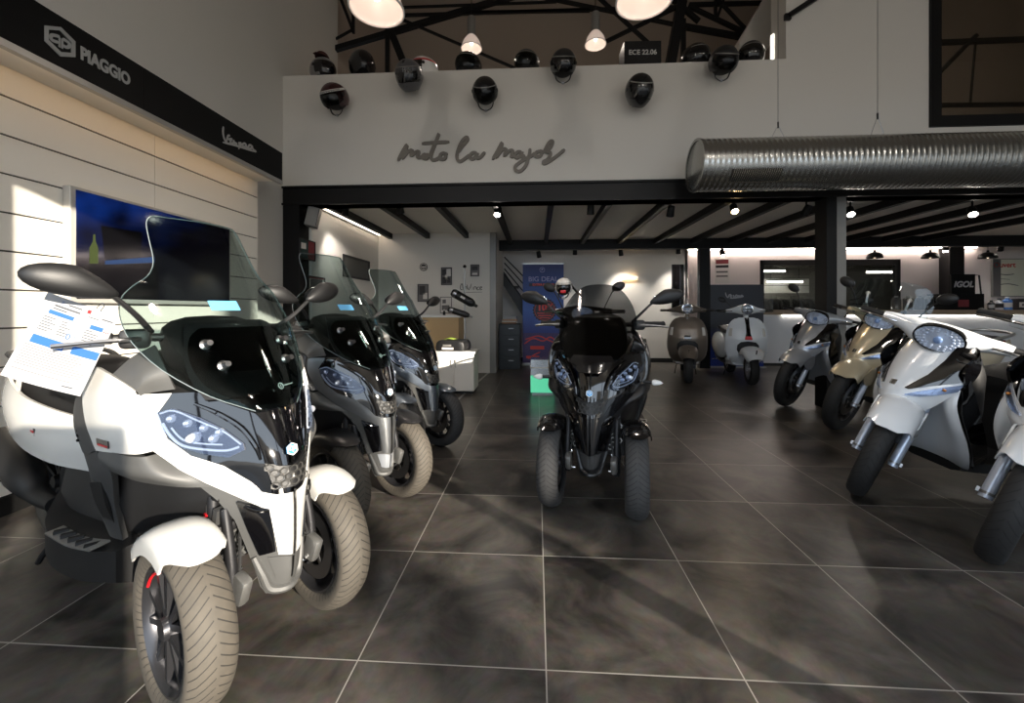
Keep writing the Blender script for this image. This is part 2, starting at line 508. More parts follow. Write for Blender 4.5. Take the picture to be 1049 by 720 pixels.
def mp3(label, loc, rz, paint, tall=True, tymat=None, group=None, chin=None, cheek=None, sticker=None, steer=0.0, wing=None, arrow=False, screen_mat=None, blinkers=False):
    t = thing('three_wheeled_scooter', label, 'scooter', loc, rz, group)
    tymat = tymat or TY_BLACK; chin = chin or TRIM; wing = wing or TRIM
    # --- outer plastic shell of the nose
    mb = M()
    g = []
    zs = [.228 + (.865-.228)*i/40 for i in range(41)]
    for z in zs:
        h = interp(HW, z)
        g.append([Vector((h*u/14, FY(h*u/14, z), z)) for u in range(-14, 15)])
    mb.grid(g, .02, 1)
    mb.build('nose_shell', wing, t)
    # --- painted front panel
    U = [(.205,.868),(.234,.815),(.226,.742),(.192,.690),(.140,.655),(.092,.600),(.072,.565),(.040,.549),(0,.545)]
    Lw = [(.262,.868),(.268,.80),(.252,.715),(.212,.655),(.166,.607),(.118,.562),(.056,.505),(.043,.45),(.032,.385)]
    Lw[-1] = (0,.350); Lw[-2] = (.034,.362)
    mb = M(); front_half(mb, U, Lw, .008, .010, 28, 9)
    mb.build('front_panel', paint, t)
    # --- gloss black centre
    T = [(.20,.868),(.185,.868),(.17,.868),(.15,.866),(.11,.862),(.07,.86),(.045,.858),(.02,.858),(0,.858)]
    mb = M(); front_half(mb, T, U, .006, .012, 28, 12)
    mb.build('nose_panel', GLOSS, t)
    # sculpted ridges beside the nose
    for sx in (-1, 1):
        M().tube([FP(sx*.17,.835,.012), FP(sx*.13,.80,.016), FP(sx*.095,.755,.018), FP(sx*.075,.70,.014), FP(sx*.07,.66,.010)], [.004,.008,.009,.008,.004], 8, 4).build('nose_ridge', GLOSS, t)
    # --- headlights
    for sx in (-1, 1):
        up = [(.231,.816),(.205,.824),(.165,.794),(.128,.757),(.097,.712)]
        lo = [(.228,.768),(.200,.716),(.165,.692),(.128,.678),(.097,.694)]
        up = [(sx*a, b) for a, b in up]; lo = [(sx*a, b) for a, b in lo]
        hb = M().panel(up, lo, FP, .012, .012, 20, 8)
        h = hb.build('headlight', LEDD if tall else LEDK, t)
        q = M()
        for k in range(4):      # upper row of reflector cups
            x = .212 - .025*k; z = .797 - .0155*k
            p = FP(sx*x, z, .013)
            q.ell(p, (.0150, .009, .0125), 10, 6)
        q.ell(FP(sx*.178, .742, .012), (.030, .010, .017), 14, 8)
        q.ell(FP(sx*.148, .735, .012), (.018, .009, .014), 12, 8)
        q.build('reflector', LEDS, h)
        q = M()
        q.tube([FP(sx*a, b, .017) for a, b in [(.226,.785),(.218,.752),(.20,.722),(.165,.706),(.13,.698),(.106,.704)]], .0038, 6, 4)
        q.tube([FP(sx*a, b, .017) for a, b in [(.214,.772),(.205,.748),(.192,.732),(.165,.722),(.135,.715)]], .0028, 6, 4)
        q.tube([FP(sx*a, b, .016) for a, b in [(.228,.812),(.205,.818),(.17,.787),(.13,.751),(.102,.710)]], .0028, 6, 4)
        q.build('light_guide', DRL, h)
        q = M().panel(up, lo, FP, .026, .002, 20, 8)
        q.build('lens', LENS, h)
    # --- honeycomb intake
    gp = [(-.066,.642),(.066,.642)]; 
    A = [(-.062,.648),(-.03,.632),(0,.626),(.03,.632),(.062,.648)]; B = [(-.050,.585),(-.026,.566),(0,.562),(.026,.566),(.050,.585)]
    mb = M().panel(A, B, FP, .013, .008, 12, 6)
    gr = mb.build('intake_grille', PLAST, t)
    hx = M()
    for row in range(4):
        for c in range(-3, 4):
            cx = (c + (0.5 if row % 2 else 0))*.0215; cz = .578 + row*.0186
            lim = interp([(.56,.034),(.585,.048),(.645,.058)], cz)
            ztop = .632 + abs(cx)*.24 - .006
            if abs(cx) > lim or cz > ztop: continue
            po = hexpts(cx, cz, .0118, PI/6); pn = hexpts(cx, cz, .0078, PI/6)
            for i in range(6):
                j = (i+1) % 6
                vs = [FP(*po[i], .018), FP(*po[j], .018), FP(*pn[j], .016), FP(*pn[i], .016)]
                hx.add(vs, [(0,1,2,3)])
    hx.build('honeycomb', mat('grille_grey', (74,73,71), .35, .4) if paint is not BLACK_PAINT else DTRIM, gr)
    piaggio_badge(t, FP(0, .672, .018), .020, (R(78), 0, 0), LBLUE, WHITEP)
    # --- tall gloss vents either side of the chin
    for sx in (-1, 1):
        A = [(sx*.056,.510),(sx*.050,.45),(sx*.040,.375)]; B = [(sx*.116,.545),(sx*.096,.47),(sx*.068,.368)]
        v = M().panel(A, B, FP, .011, .012, 8, 5).build('chin_vent', GLOSS, t)
        M().tube([FP(sx*.056,.506,.012), FP(sx*.082,.514,.016), FP(sx*.102,.53,.012)], .004, 6, 4).build('vent_lip', GLOSS, v)
    mb = M(); front_half(mb, [(.054,.355),(.028,.352),(0,.342)], [(.036,.285),(.018,.276),(0,.274)], .004, .01, 8, 6)
    cp = mb.build('chin_plate', chin, t)
    mb = M(); mb.tube([FP(x, z, .003) for x, z in [(-.078,.36),(-.060,.30),(-.042,.252),(0,.243),(.042,.252),(.060,.30),(.078,.36)]], [.009,.012,.014,.013,.014,.012,.009], 8, 5)
    mb.build('chin_rim', wing, cp)
    # --- side panels (painted) and the trim wing under them
    def E(x, z, o=0.004): return FP(x, z, o)
    for sx in (-1, 1):
        def mx(rows): return [[(sx*p[0], p[1], p[2]) for p in r] for r in rows]
        rows = [[E(.248,.710), (.284,.14,.705), (.299,.25,.698), (.300,.345,.69)],
                [E(.262,.76), (.298,.16,.765), (.310,.28,.77), (.306,.40,.775)],
                [E(.265,.81), (.296,.17,.83), (.304,.29,.85), (.298,.44,.87)],
                [E(.258,.858), (.280,.17,.89), (.284,.28,.92), (.280,.40,.94)]]
        M().sheet(mx(rows), 5, 4, .012, sx).build('side_panel', cheek or paint, t)
        rows = [[E(.160,.592,.0), (.215,.06,.600), (.262,.18,.612), (.278,.30,.625)],
                [E(.205,.64,.0), (.268,.08,.645), (.302,.20,.655), (.302,.32,.668)],
                [E(.246,.70,.0), (.284,.12,.70), (.298,.23,.70), (.292,.335,.71)]]
        M().sheet(mx(rows), 5, 4, .02, sx).build('wing_trim', wing, t)
        # grey quarter piece under the screen edge
        rows = [[E(.255,.862,.006), (.278,.17,.893), (.280,.29,.925)],
                [E(.238,.872,.004), (.258,.15,.93), (.245,.26,.975)],
                [E(.20,.880,.0), (.22,.13,.955), (.20,.23,1.01)]]
        M().sheet(mx(rows), 4, 4, .01, sx).build('quarter_panel', TRIM if paint is not BLACK_PAINT else BLACK_PAINT, t)
        # perforated air panel behind the side panel, then the leg shield edge
        rows = [[(.299,.350,.69), (.296,.42,.665), (.280,.50,.655)],
                [(.305,.40,.775), (.300,.48,.75), (.284,.555,.735)],
                [(.297,.44,.87), (.290,.51,.84), (.274,.575,.82)],
                [(.279,.40,.938), (.268,.48,.925), (.252,.55,.90)]]
        vp = M().sheet(mx(rows), 4, 4, .014, sx).build('vent_panel', DTRIM, t)
        pf = M()
        for i in range(13):
            for j in range(3):
                q = Vector((.2915-.010*j, .487+.018*j, .70)).lerp(Vector((.283-.010*j, .508+.018*j, .885)), i/12)
                pf.rbox((sx*(q.x+.004), q.y, q.z), (.006, .008, .006), (R(20),0,0))
        tag(pf.build('perforation', RUBBER, vp), kind='stuff')
        rows = [[(.215,.40,.36), (.222,.47,.36), (.20,.54,.36)],
                [(.250,.36,.50), (.262,.44,.49), (.245,.51,.49)],
                [(.280,.30,.62), (.292,.38,.61), (.275,.47,.60)],
                [(.300,.34,.69), (.296,.42,.664), (.278,.50,.654)]]
        lg = M().sheet(mx(rows), 4, 4, .016, sx).build('leg_guard', DTRIM, t)
        M().sheet([[(sx*.233,.405,.42),(sx*.240,.455,.42)],[(sx*.266,.375,.50),(sx*.270,.44,.50)],[(sx*.284,.36,.585),(sx*.290,.42,.575)]], 3, 4, .008, sx).build('guard_insert', PLAST, lg)
    # --- dark body behind the nose
    def ring(y, zb, zt, w, n=16, sq=0.7):
        o = []
        for i in range(n):
            a = 2*PI*i/n
            c, s = math.cos(a), math.sin(a)
            cx = math.copysign(abs(c)**sq, c); sz = math.copysign(abs(s)**sq, s)
            o.append((w*cx, y, (zb+zt)/2 + (zt-zb)/2*sz))
        return o
    M().loft([ring(-.06,.50,.74,.09), ring(.03,.46,.82,.15), ring(.13,.42,.89,.20), ring(.28,.38,.97,.235), ring(.42,.30,.99,.25), ring(.50,.30,.97,.20)], 1, 3).build('inner_body', PLAST, t)
    # footboard with tunnel, metal foot plates
    def fring(y, w, zf, zt, tw):
        return [(-w,y,zf-.10),(-w,y,zf),(-tw-.05,y,zf+.01),(-tw,y,zt-.04),(-tw*.5,y,zt),(tw*.5,y,zt),(tw,y,zt-.04),(tw+.05,y,zf+.01),(w,y,zf),(w,y,zf-.10),(w*.6,y,zf-.15),(-w*.6,y,zf-.15)]
    M().loft([fring(.38,.24,.34,.58,.09), fring(.55,.275,.32,.53,.10), fring(.75,.28,.315,.55,.11), fring(.92,.25,.33,.66,.13), fring(1.02,.19,.38,.70,.13)], 1, 3).build('footboard', PLAST, t)
    for sx in (-1, 1):
        fp = M()
        fp.sheet([[(sx*.225,.46,.352),(sx*.235,.62,.33),(sx*.235,.80,.327)],[(sx*.278,.46,.345),(sx*.284,.62,.325),(sx*.284,.80,.322)]], 4, 2, .006, 1)
        f = fp.build('foot_plate', ALU, t)
        sl = M()
        for k in range(5):
            sl.rbox((sx*.256, .50+.062*k, .339-.003*k), (.04, .02, .012), (0,0,R(25)*sx))
        sl.build('foot_rubber', RUBBER, f)
    # --- rear fairing, seat, tail
    def bring(y, zb, zt, w):
        return ring(y, zb, zt, w, 16, .62)
    M().loft([bring(.84,.40,.74,.12), bring(.95,.42,.76,.17), bring(1.2,.46,.78,.20), bring(1.45,.52,.82,.185), bring(1.68,.66,.85,.12), bring(1.82,.77,.86,.05)], 1, 3).build('rear_body', PLAST, t)
    for sx in (-1, 1):
        rows = [[(sx*.150,.82,.50),(sx*.205,1.0,.52),(sx*.225,1.25,.56),(sx*.205,1.5,.64),(sx*.12,1.76,.77)],
                [(sx*.170,.80,.60),(sx*.222,1.0,.62),(sx*.240,1.25,.66),(sx*.215,1.5,.72),(sx*.125,1.80,.81)],
                [(sx*.160,.78,.70),(sx*.205,.98,.73),(sx*.220,1.25,.765),(sx*.195,1.5,.82),(sx*.10,1.84,.86)]]
        M().sheet(rows, 4, 4, .012, -sx).build('rear_fairing', paint, t)
    st = [ (.74,.70,.76,.10), (.82,.71,.80,.14), (.98,.73,.81,.17), (1.12,.75,.82,.175), (1.18,.77,.88,.165), (1.35,.79,.90,.16), (1.55,.82,.90,.13), (1.66,.84,.89,.08)]
    M().loft([ring(y, zb, zt, w, 16, .6) for y, zb, zt, w in st], 1, 3).build('seat', SEATM, t)
    M().tube([(-.16,1.42,.86),(-.17,1.6,.90),(-.12,1.76,.91),(.12,1.76,.91),(.17,1.6,.90),(.16,1.42,.86)], .013, 8, 4).build('grab_rail', DTRIM, t)
    M().sheet([[(-.09,1.835,.80),(0,1.86,.80),(.09,1.835,.80)],[(-.09,1.84,.845),(0,1.868,.845),(.09,1.84,.845)]], 4, 3, .02).build('tail_light', REDLENS, t)
    M().prism([(1.66,.66),(1.86,.52),(1.90,.40),(1.88,.40),(1.83,.52),(1.62,.62)], -.08, .08, 'yz').build('rear_mudguard', PLAST, t, bevel=.006)
    wheel(t, 'rear_wheel', (0,1.53,.285), 0, .285, .14, .19, tymat, ENGINE, 1)
    M().rbox((.10,1.30,.33), (.10,.50,.16), (R(-4),0,0)).rbox((.0,1.10,.34), (.26,.26,.22)).build('engine', ENGINE, t, bevel=.03)
    ex = M().tube([(-.16,1.15,.30),(-.17,1.3,.32),(-.175,1.42,.38),(-.18,1.75,.50)], [.03,.04,.068,.062], 14, 4)
    e = ex.build('exhaust', PLAST, t)
    M().tube([(-.251,1.42,.38),(-.254,1.56,.43),(-.25,1.70,.48)], .007, 6, 3).build('heat_shield', CHROME, e)
    M().tube([(.22,1.10,.10),(.20,1.05,.17),(.12,.98,.26),(-.12,.98,.26),(-.2,1.05,.17),(-.22,1.1,.10)], .011, 8, 2).build('centre_stand', ENGINE, t)
    # --- front suspension
    for sx in (-1, 1):
        wh = wheel(t, 'front_wheel', (sx*.232,.0,.242), steer, .242, .118, .168, tymat, mat('rim_black', (62,62,65), .32, .7, .2), -sx, sticker)
        fm = M()       # front fender: arc over the tyre
        rows = []
        for x, rr in [(-.071,.205),(-.069,.232),(-.060,.250),(-.032,.260),(.0,.262),(.032,.260),(.060,.250),(.069,.232),(.071,.205)]:
            a0 = 54 + 14*(abs(x)/.071)**3
            rows.append([(x, -math.cos(a)*rr, math.sin(a)*rr*1.02) for a in [R(a0), R(a0+9), R(84), R(102), R(122), R(140-8*(abs(x)/.071)**3)]])
        fm.sheet(rows, 4, 2, .006)
        f = fm.build('fender', paint if cheek is None else cheek, t)
        f.location = (sx*.232,0,.242); f.rotation_euler = (0,0,steer)
        fk = M()
        xi = sx*(.232-.098)
        fk.tube([(xi,-.055,.24),(xi,-.06,.36),(xi*.98,-.02,.52)], [.020,.016,.014], 10, 3)
        fk.tube([(xi,.03,.24),(xi*.98,.04,.55)], .017, 10)
        fk.rbox((xi,-.01,.255), (.028,.10,.07))
        k = fk.build('fork_leg', ENGINE, t, bevel=.004)
        M().tube([(xi*.9,.045,.34),(xi*.9,.05,.52)], .024, 12).build('shock_absorber', ALU, k)
        M().tube([(xi*.9+.027*math.cos(i*.8), .047+.027*math.sin(i*.8), .36+.0022*i) for i in range(64)], .0045, 6).build('shock_spring', RED if sticker else RUBBER, k)
        M().rbox((xi-sx*.012,-.085,.29), (.035,.06,.085), (R(20),0,0)).build('brake_caliper', ALU, k, bevel=.012)
        M().tube([(xi,-.07,.25),(xi-sx*.012,-.075,.30),(xi-sx*.03,-.05,.40),(xi-sx*.06,.0,.50)], .005, 6, 4).build('brake_hose', RUBBER, k)
        M().lathe([(0,0),(.016,0),(.016,.014),(.009,.016),(.009,.03),(0,.03)], (xi-sx*.014,-.055,.245), (-sx,0,0), 10).lathe([(0,0),(.013,0),(.013,.016),(0,.016)], (xi-sx*.012,-.055,.335), (-sx,0,0), 10).build('axle_bolt', CHROME, k)
    for z in (.455, .555):
        M().rbox((0,.0,z), (.30,.045,.03)).build('suspension_arm', ENGINE, t, bevel=.008)
    rg = M().rbox((0,.015,.42), (.30,.02,.20), (R(12),0,0))
    r = rg.build('radiator_guard', DTRIM, t)
    rb = M()
    for i in range(-4, 5):
        for j in range(4):
            a = hexpts(i*.032 + (.016 if j % 2 else 0), .365 + j*.038, .017); b = hexpts(i*.032 + (.016 if j % 2 else 0), .365 + j*.038, .011)
            for q in range(6):
                w = (q+1) % 6
                rb.prism([a[q], a[w], b[w], b[q]], -.007-(.43-.365-j*.038)*.21, -.001-(.43-.365-j*.038)*.21, 'xz')
    rb.build('guard_mesh', ALU, r)
    # --- handlebar, mirrors, levers
    M().tube([(-.30,.33,1.03),(-.16,.27,1.03),(0,.25,1.0),(.16,.27,1.03),(.30,.33,1.03)], .014, 10, 4).build('handlebar', PLAST, t)
    dash = M().loft([ring(.14,.88,.98,.16), ring(.22,.90,1.05,.175), ring(.30,.94,1.10,.16), ring(.38,.97,1.07,.12)], 1, 3)
    d = dash.build('instrument_cowl', PLAST, t)
    M().sheet([[(-.11,.315,1.082),(0,.305,1.095),(.11,.315,1.082)],[(-.10,.375,1.06),(0,.375,1.068),(.10,.375,1.06)]], 4, 3, .006).build('display', GLOSS, d)
    for sx in (-1, 1):
        gr = M().lathe([(.012,.0),(.0185,.004),(.0175,.05),(.0185,.06),(.0175,.11),(.020,.124),(.014,.132),(0,.132)], (sx*.27,.312,1.032), (sx*.88,.40,.0), 14)
        gr.build('grip', RUBBER, t)
        M().rbox((sx*.235,.265,1.03), (.075,.06,.06), (0,0,sx*R(24))).build('switch_box', PLAST, t, bevel=.014)
        M().tube([(sx*.215,.245,1.03),(sx*.275,.225,1.03),(sx*.34,.25,1.026),(sx*.41,.29,1.018)], [.008,.0075,.006,.007], 8, 5).build('brake_lever', STEEL, t)
        ms = M().tube([(sx*.205,.24,1.05),(sx*.255,.20,1.10),(sx*.31,.19,1.155),(sx*.335,.195,1.175)], [.009,.008,.007,.010], 8, 4)
        k = ms.build('mirror', PLAST, t)
        st = M()
        st.ell((0,0,0), (.098,.030,.040), 24, 12)
        for p in st.v:
            q = -p.x*sx/.098      # 1 at the stalk end
            p.z *= 1.0 - .42*max(0, q)**1.2 + .10*max(0, -q); p.y *= 1.0 - .2*max(0, q)
            p.z += -.012*max(0, q) + (.006 if p.z > 0 else -.0)*(1-abs(q))
        st.xf(Matrix.Translation((sx*.395,.20,1.195)) @ Euler((0, -sx*R(12), sx*R(10))).to_matrix().to_4x4())
        st.build('mirror_shell', PLAST, k)
        gl = M().ell((0,0,0), (.078,.004,.033), 20, 8)
        gl.xf(Matrix.Translation((sx*.392,.229,1.195)) @ Euler((0, -sx*R(12), sx*R(10))).to_matrix().to_4x4())
        gl.build('mirror_glass', MIRG, k)
    # --- dash cover under the screen and the screen itself
    def SY(z, tab): return interp(tab, z)
    def srow(z, hw, yc, cv, n=9, k=1.0):
        return [(hw*u/(n-1)*2-hw, yc + cv*abs(hw*u/(n-1)*2-hw)**1.8, z) for u in range(n)]
    rows = [srow(.845,.16,-.042,1.8), srow(.90,.175,-.004,1.7), srow(.96,.172,.055,1.5), srow(1.02,.155,.110,1.4), srow(1.06,.14,.150,1.3), srow(1.075,.125,.19,1.1)]
    M().sheet(rows, 2, 4, .01, -1).build('dash_cover', GLOSS if not tall else BLACK_MATTE, t)
    if tall:
        rows = [srow(.806,.07,-.092,2.0), srow(.86,.155,-.058,2.0), srow(.94,.225,.002,1.8), srow(1.02,.262,.062,1.65), srow(1.09,.270,.118,1.55), srow(1.15,.258,.168,1.5),
                srow(1.195,.228,.198,1.45), srow(1.23,.190,.224,1.45), srow(1.28,.166,.260,1.45), srow(1.36,.157,.316,1.45), srow(1.42,.150,.355,1.45), srow(1.447,.132,.372,1.45)]
        s = M().sheet(rows, 3, 3, .004, -1).build('windscreen', screen_mat or SMOKE, t)
        rim = [r[0] for r in rows] + rows[-1][1:-1] + [r[-1] for r in reversed(rows)]
        M().tube([Vector(p)+Vector((0,.002,0)) for p in rim], .0017, 6, 3).build('screen_edge', EDGE, s)
        # lower tinted deflector and its round screws
        rows = [srow(.82,.07,-.072,1.9), srow(.88,.150,-.030,1.8), srow(.96,.168,.032,1.6), srow(1.03,.150,.085,1.5), srow(1.06,.12,.108,1.4)]
        M().sheet(rows, 2, 3, .004, -1).build('lower_screen', DSMOKE, t)
        for x, z in ((-.125,1.01),(.125,1.01),(-.105,.945),(.105,.945)):
            yc = interp([(.806,-.092),(.86,-.058),(.94,.002),(1.02,.062),(1.09,.118)], z) + 1.7*abs(x)**1.8
            kb = M().lathe([(0,-.012),(.012,-.012),(.017,-.004),(.017,.0),(.009,.004),(.009,.03),(0,.03)], (x,yc-.002,z), (x*.6,-.9,.25), 14)
            kb.build('screen_knob', STEEL, t)
            kb = M().lathe([(.009,-.0125),(.013,-.0135),(.009,-.0145),(0,-.0145)], (x,yc-.002,z), (x*.6,-.9,.25), 14)
        st = M()
        y0 = lambda z: interp([(1.02,.062),(1.09,.118),(1.15,.168),(1.195,.208)], z)
        bx, bz = -.035, 1.135
        st.grid([[Vector((bx+(u-4)*.0105, y0(bz+v*.016)-.007+1.5*abs(bx+(u-4)*.0105)**1.8, bz+v*.016)) for u in range(9)] for v in range(-1, 2)], .001, 1)
        st.build('screen_sticker', mat('sticker_blue', (92,168,214), .5), t)
    else:
        rows = [srow(.800,.05,-.105,2.0), srow(.83,.11,-.086,2.0), srow(.88,.17,-.045,1.8), srow(.96,.212,.02,1.6), srow(1.04,.228,.085,1.5), srow(1.11,.216,.145,1.45),
                srow(1.18,.183,.205,1.4), srow(1.235,.14,.25,1.3), srow(1.265,.095,.275,1.2), srow(1.278,.045,.286,1.1)]
        M().sheet(rows, 3, 3, .005, -1).build('windscreen', BSMOKE, t)
        rows = [srow(.780,.06,-.125,2.0), srow(.83,.115,-.096,2.0), srow(.865,.10,-.066,2.0)]
        M().sheet(rows, 2, 3, .008, -1).build('screen_base', BLACK_PAINT, t)
    if tall:
        z0 = .865
        yy = lambda x, z: interp([(.82,-.072),(.88,-.030),(.96,.032)], z) + 1.8*abs(x)**1.8 - .006
        lg = M()
        ring = [(.034+.009*math.cos(2*PI*i/16), z0+.009*math.sin(2*PI*i/16)) for i in range(17)]
        lg.tube([(x, yy(x, z), z) for x, z in ring], .0016, 5)
        lg.tube([(.034, yy(.034, z0-.005), z0-.005), (.034, yy(.034, z0+.005), z0+.005)], .0014, 5)
        lg.build('screen_emblem', WHITEP, t)
        M().tube([(.048+.008*i, yy(.048+.008*i, z0), z0) for i in range(6)], .0022, 5).build('screen_wordmark', WHITEP, t)
        for sx in (-1, 1):
            bd = M().grid([[Vector((sx*(.3035+.001*j), .245+.075*i/4, .712+.022*j)) for i in range(5)] for j in range(2)], .003, -sx).build('side_badge', GLOSS, t)
            M().grid([[Vector((sx*.3065, .250+.060*i/4, .714+.005*j)) for i in range(5)] for j in range(2)], .0015, -sx).build('badge_line', RED, bd)
            bd = M().rbox((sx*.236, 1.10, .640), (.012,.09,.030), (R(6),0,0)).build('fairing_badge', DTRIM, t, bevel=.002)
            M().rbox((sx*.243, 1.09, .640), (.003,.05,.008), (R(6),0,0)).build('badge_line', RED, bd)
    if blinkers:
        for sx in (-1, 1):
            b = M().tube([(sx*.27,.10,.715),(sx*.315,.09,.715)], .010, 8).build('turn_signal', PLAST, t)
            M().lathe([(0,-.012),(.014,-.008),(.018,.004),(.012,.03),(0,.05)], (sx*.325,.088,.715), (sx,-.1,0), 12).build('signal_lens', WHITEP, b)
    return t
# ------------------------------------------------------------------ two-wheeled scooters
def oring(y, zb, zt, w, n=16, sq=0.65):
    o = []
    for i in range(n):
        a = 2*PI*i/n
        c, s = math.cos(a), math.sin(a)
        o.append((w*math.copysign(abs(c)**sq, c), y, (zb+zt)/2 + (zt-zb)/2*math.copysign(abs(s)**sq, s)))
    return o

SYC = [(.50,.07),(.56,.03),(.62,.005),(.68,.02),(.75,.065),(.83,.125),(.90,.185),(.96,.24)]
SSK = [(.50,3.2),(.62,3.0),(.72,2.4),(.85,1.9),(.96,1.7)]
SHW = [(.53,.06),(.57,.115),(.62,.155),(.68,.188),(.75,.208),(.83,.212),(.90,.190),(.94,.155)]
def SFY(x, z): return interp(SYC, z) + interp(SSK, z)*abs(x)**1.7
def SP(x, z, off=0.0):
    e = .004
    dx = (SFY(x+e, z)-SFY(x-e, z))/(2*e); dz = (SFY(x, z+e)-SFY(x, z-e))/(2*e)
    return Vector((x, SFY(x, z), z)) + Vector((dx, -1, dz)).normalized()*off

def scooter(label, loc, rz, paint, lean=0.10, scale=1.0, steer=0.0, screen=False, mirrors=True, fork=None, spokey=False, accent=None, group=None, tall_light=False, rack=False, seatpaint=None):
    t = thing('scooter', label, 'scooter', loc, rz, group)
    t.rotation_euler = (0, lean, rz); t.scale = (scale,)*3
    fork = fork or FORK
    # front wheel, tubes, fender turn about the steering head
    rimm = mat('rim_grey', (70,70,72), .3, .7) if not spokey else STEEL
    w = wheel(t, 'front_wheel', (0,0,.305), 0, .305, .098, .205, TY_DARK, rimm, 1, None, 6)
    for sx in (-1, 1):
        fk = M().tube([(sx*.086,-.040,.262),(sx*.086,.145,.645)], .0235, 14)
        k = fk.build('fork_tube', fork, t)
        M().tube([(sx*.060,-.028,.285),(sx*.122,-.028,.285)], .011, 10).rbox((sx*.116,-.028,.285), (.010,.020,.020), (R(-25),0,0)).build('axle_nut', STEEL, k)
        M().lathe([(.0235,0),(.027,.0),(.027,.012),(.0235,.012)], (sx*.086,-.033,.277), (0,.172,.36), 14).build('fork_collar', STEEL, k)
    M().rbox((.055,.06,.40), (.03,.05,.075), (R(-25),0,0)).build('brake_caliper', ENGINE, t, bevel=.008)
    fm = M()
    rows = []
    for x, rr, cut in [(-.100,.245,0),(-.096,.285,0),(-.080,.315,0),(-.045,.334,0),(0,.340,0),(.045,.334,0),(.080,.315,0),(.096,.285,0),(.100,.245,0)]:
        a0 = 44 if abs(x) > .07 else 38
        rows.append([(x, -math.cos(R(a))*rr, .305+math.sin(R(a))*rr) for a in (a0+6, 58, 70, 82, 95, 108, 120)])
    fm.sheet(rows, 3, 2, .006)
    f = fm.build('front_fender', paint, t)
    for sx in (-1, 1):
        M().sheet([[(sx*.099,-.10,.545),(sx*.103,.03,.60),(sx*.099,.15,.575)],[(sx*.101,-.055,.50),(sx*.110,.05,.52),(sx*.104,.15,.50)],[(sx*.101,.0,.46),(sx*.109,.055,.455),(sx*.104,.11,.45)]], 4, 4, .008, sx).build('fender_skirt', paint, f)
    # front shield
    mb = M(); g = []
    for i in range(33):
        z = .535 + (.945-.535)*i/32
        h = interp(SHW, z)
        g.append([Vector((h*u/12, SFY(h*u/12, z), z)) for u in range(-12, 13)])
    mb.grid(g, .018, 1)
    mb.build('front_shield', paint, t)
    for sx in (-1, 1):
        A = [(sx*.120,.940),(sx*.118,.86),(sx*.100,.78),(sx*.055,.695)]; B = [(sx*.172,.935),(sx*.212,.84),(sx*.206,.765),(sx*.070,.690)]
        M().panel(A, B, SP, .006, .008, 12, 5).build('shield_inlay', accent or GLOSS, t)
        A = [(sx*.205,.752),(sx*.16,.725),(sx*.11,.692),(sx*.065,.662)]; B = [(sx*.198,.712),(sx*.155,.682),(sx*.11,.662),(sx*.065,.655)]
        s = M().panel(A, B, SP, .007, .008, 12, 5).build('turn_signal', LEDS, t)
        M().panel(A, B, SP, .012, .002, 12, 5).build('lens', LENS, s)
        M().ell(SP(sx*.165,.712,.009), (.012,.006,.008), 10, 6).build('bulb', AMBER, s)
        rows = [[(sx*.206,.215,.72), (sx*.222,.20,.60), (sx*.231,.258,.46), (sx*.212,.34,.32), (sx*.167,.42,.25)],
                [(sx*.212,.24,.78), (sx*.225,.30,.62), (sx*.225,.37,.47), (sx*.205,.44,.34), (sx*.155,.50,.26)]]
        M().sheet(rows, 3, 3, .012, -sx).build('apron_edge', GLOSS, t)
        rows = [[SP(sx*.190,.935,-.004),(sx*.208,.20,.84),SP(sx*.207,.74,-.004)],[(sx*.175,.31,.95),(sx*.205,.30,.84),(sx*.213,.25,.76)]]
        M().sheet(rows, 4, 3, .012, -sx).build('shield_edge', GLOSS, t)
    def arow(z, w, yo, yi): return [(-w, yo, z), (-w*.86, yo-.012, z), (-w*.5, (yo+yi)/2, z), (0, yi, z), (w*.5, (yo+yi)/2, z), (w*.86, yo-.012, z), (w, yo, z)]
    M().sheet([arow(.72,.200,.215,.25), arow(.64,.210,.190,.262), arow(.54,.228,.212,.280), arow(.44,.234,.262,.302), arow(.34,.220,.318,.340), arow(.265,.180,.388,.395), arow(.225,.130,.45,.44)], 3, 4, .012, 1).build('apron', paint, t)
    M().panel([(-.014,.725),(.014,.725)], [(-.014,.700),(.014,.700)], SP, .006, .004, 4, 3).build('badge', CHROME, t)
    # wheel well and back of leg shield
    M().loft([oring(.24,.66,.88,.13), oring(.30,.62,.92,.19), oring(.36,.40,.94,.20), oring(.42,.25,.92,.18), oring(.48,.24,.74,.13)], 1, 3).build('leg_shield', PLAST, t)
    M().tube([(0,.13,.60),(0,.31,.97)], .03, 10).build('steering_column', PLAST, t)
    def fr(y, w, zb, zt): return [(-w,y,zb+.02),(-w,y,zt),(0,y,zt+.005),(w,y,zt),(w,y,zb+.02),(w*.7,y,zb),(-w*.7,y,zb)]
    M().loft([fr(.38,.15,.21,.28), fr(.5,.185,.20,.275), fr(.70,.195,.21,.275), fr(.84,.19,.22,.30)], 1, 3).build('footboard', PLAST, t, angle=30)
    # rear
    M().loft([oring(.76,.26,.70,.12), oring(.86,.28,.73,.165), oring(1.05,.33,.745,.185), oring(1.3,.42,.78,.175), oring(1.52,.56,.81,.13), oring(1.70,.68,.82,.06)], 1, 3).build('rear_body', PLAST, t)
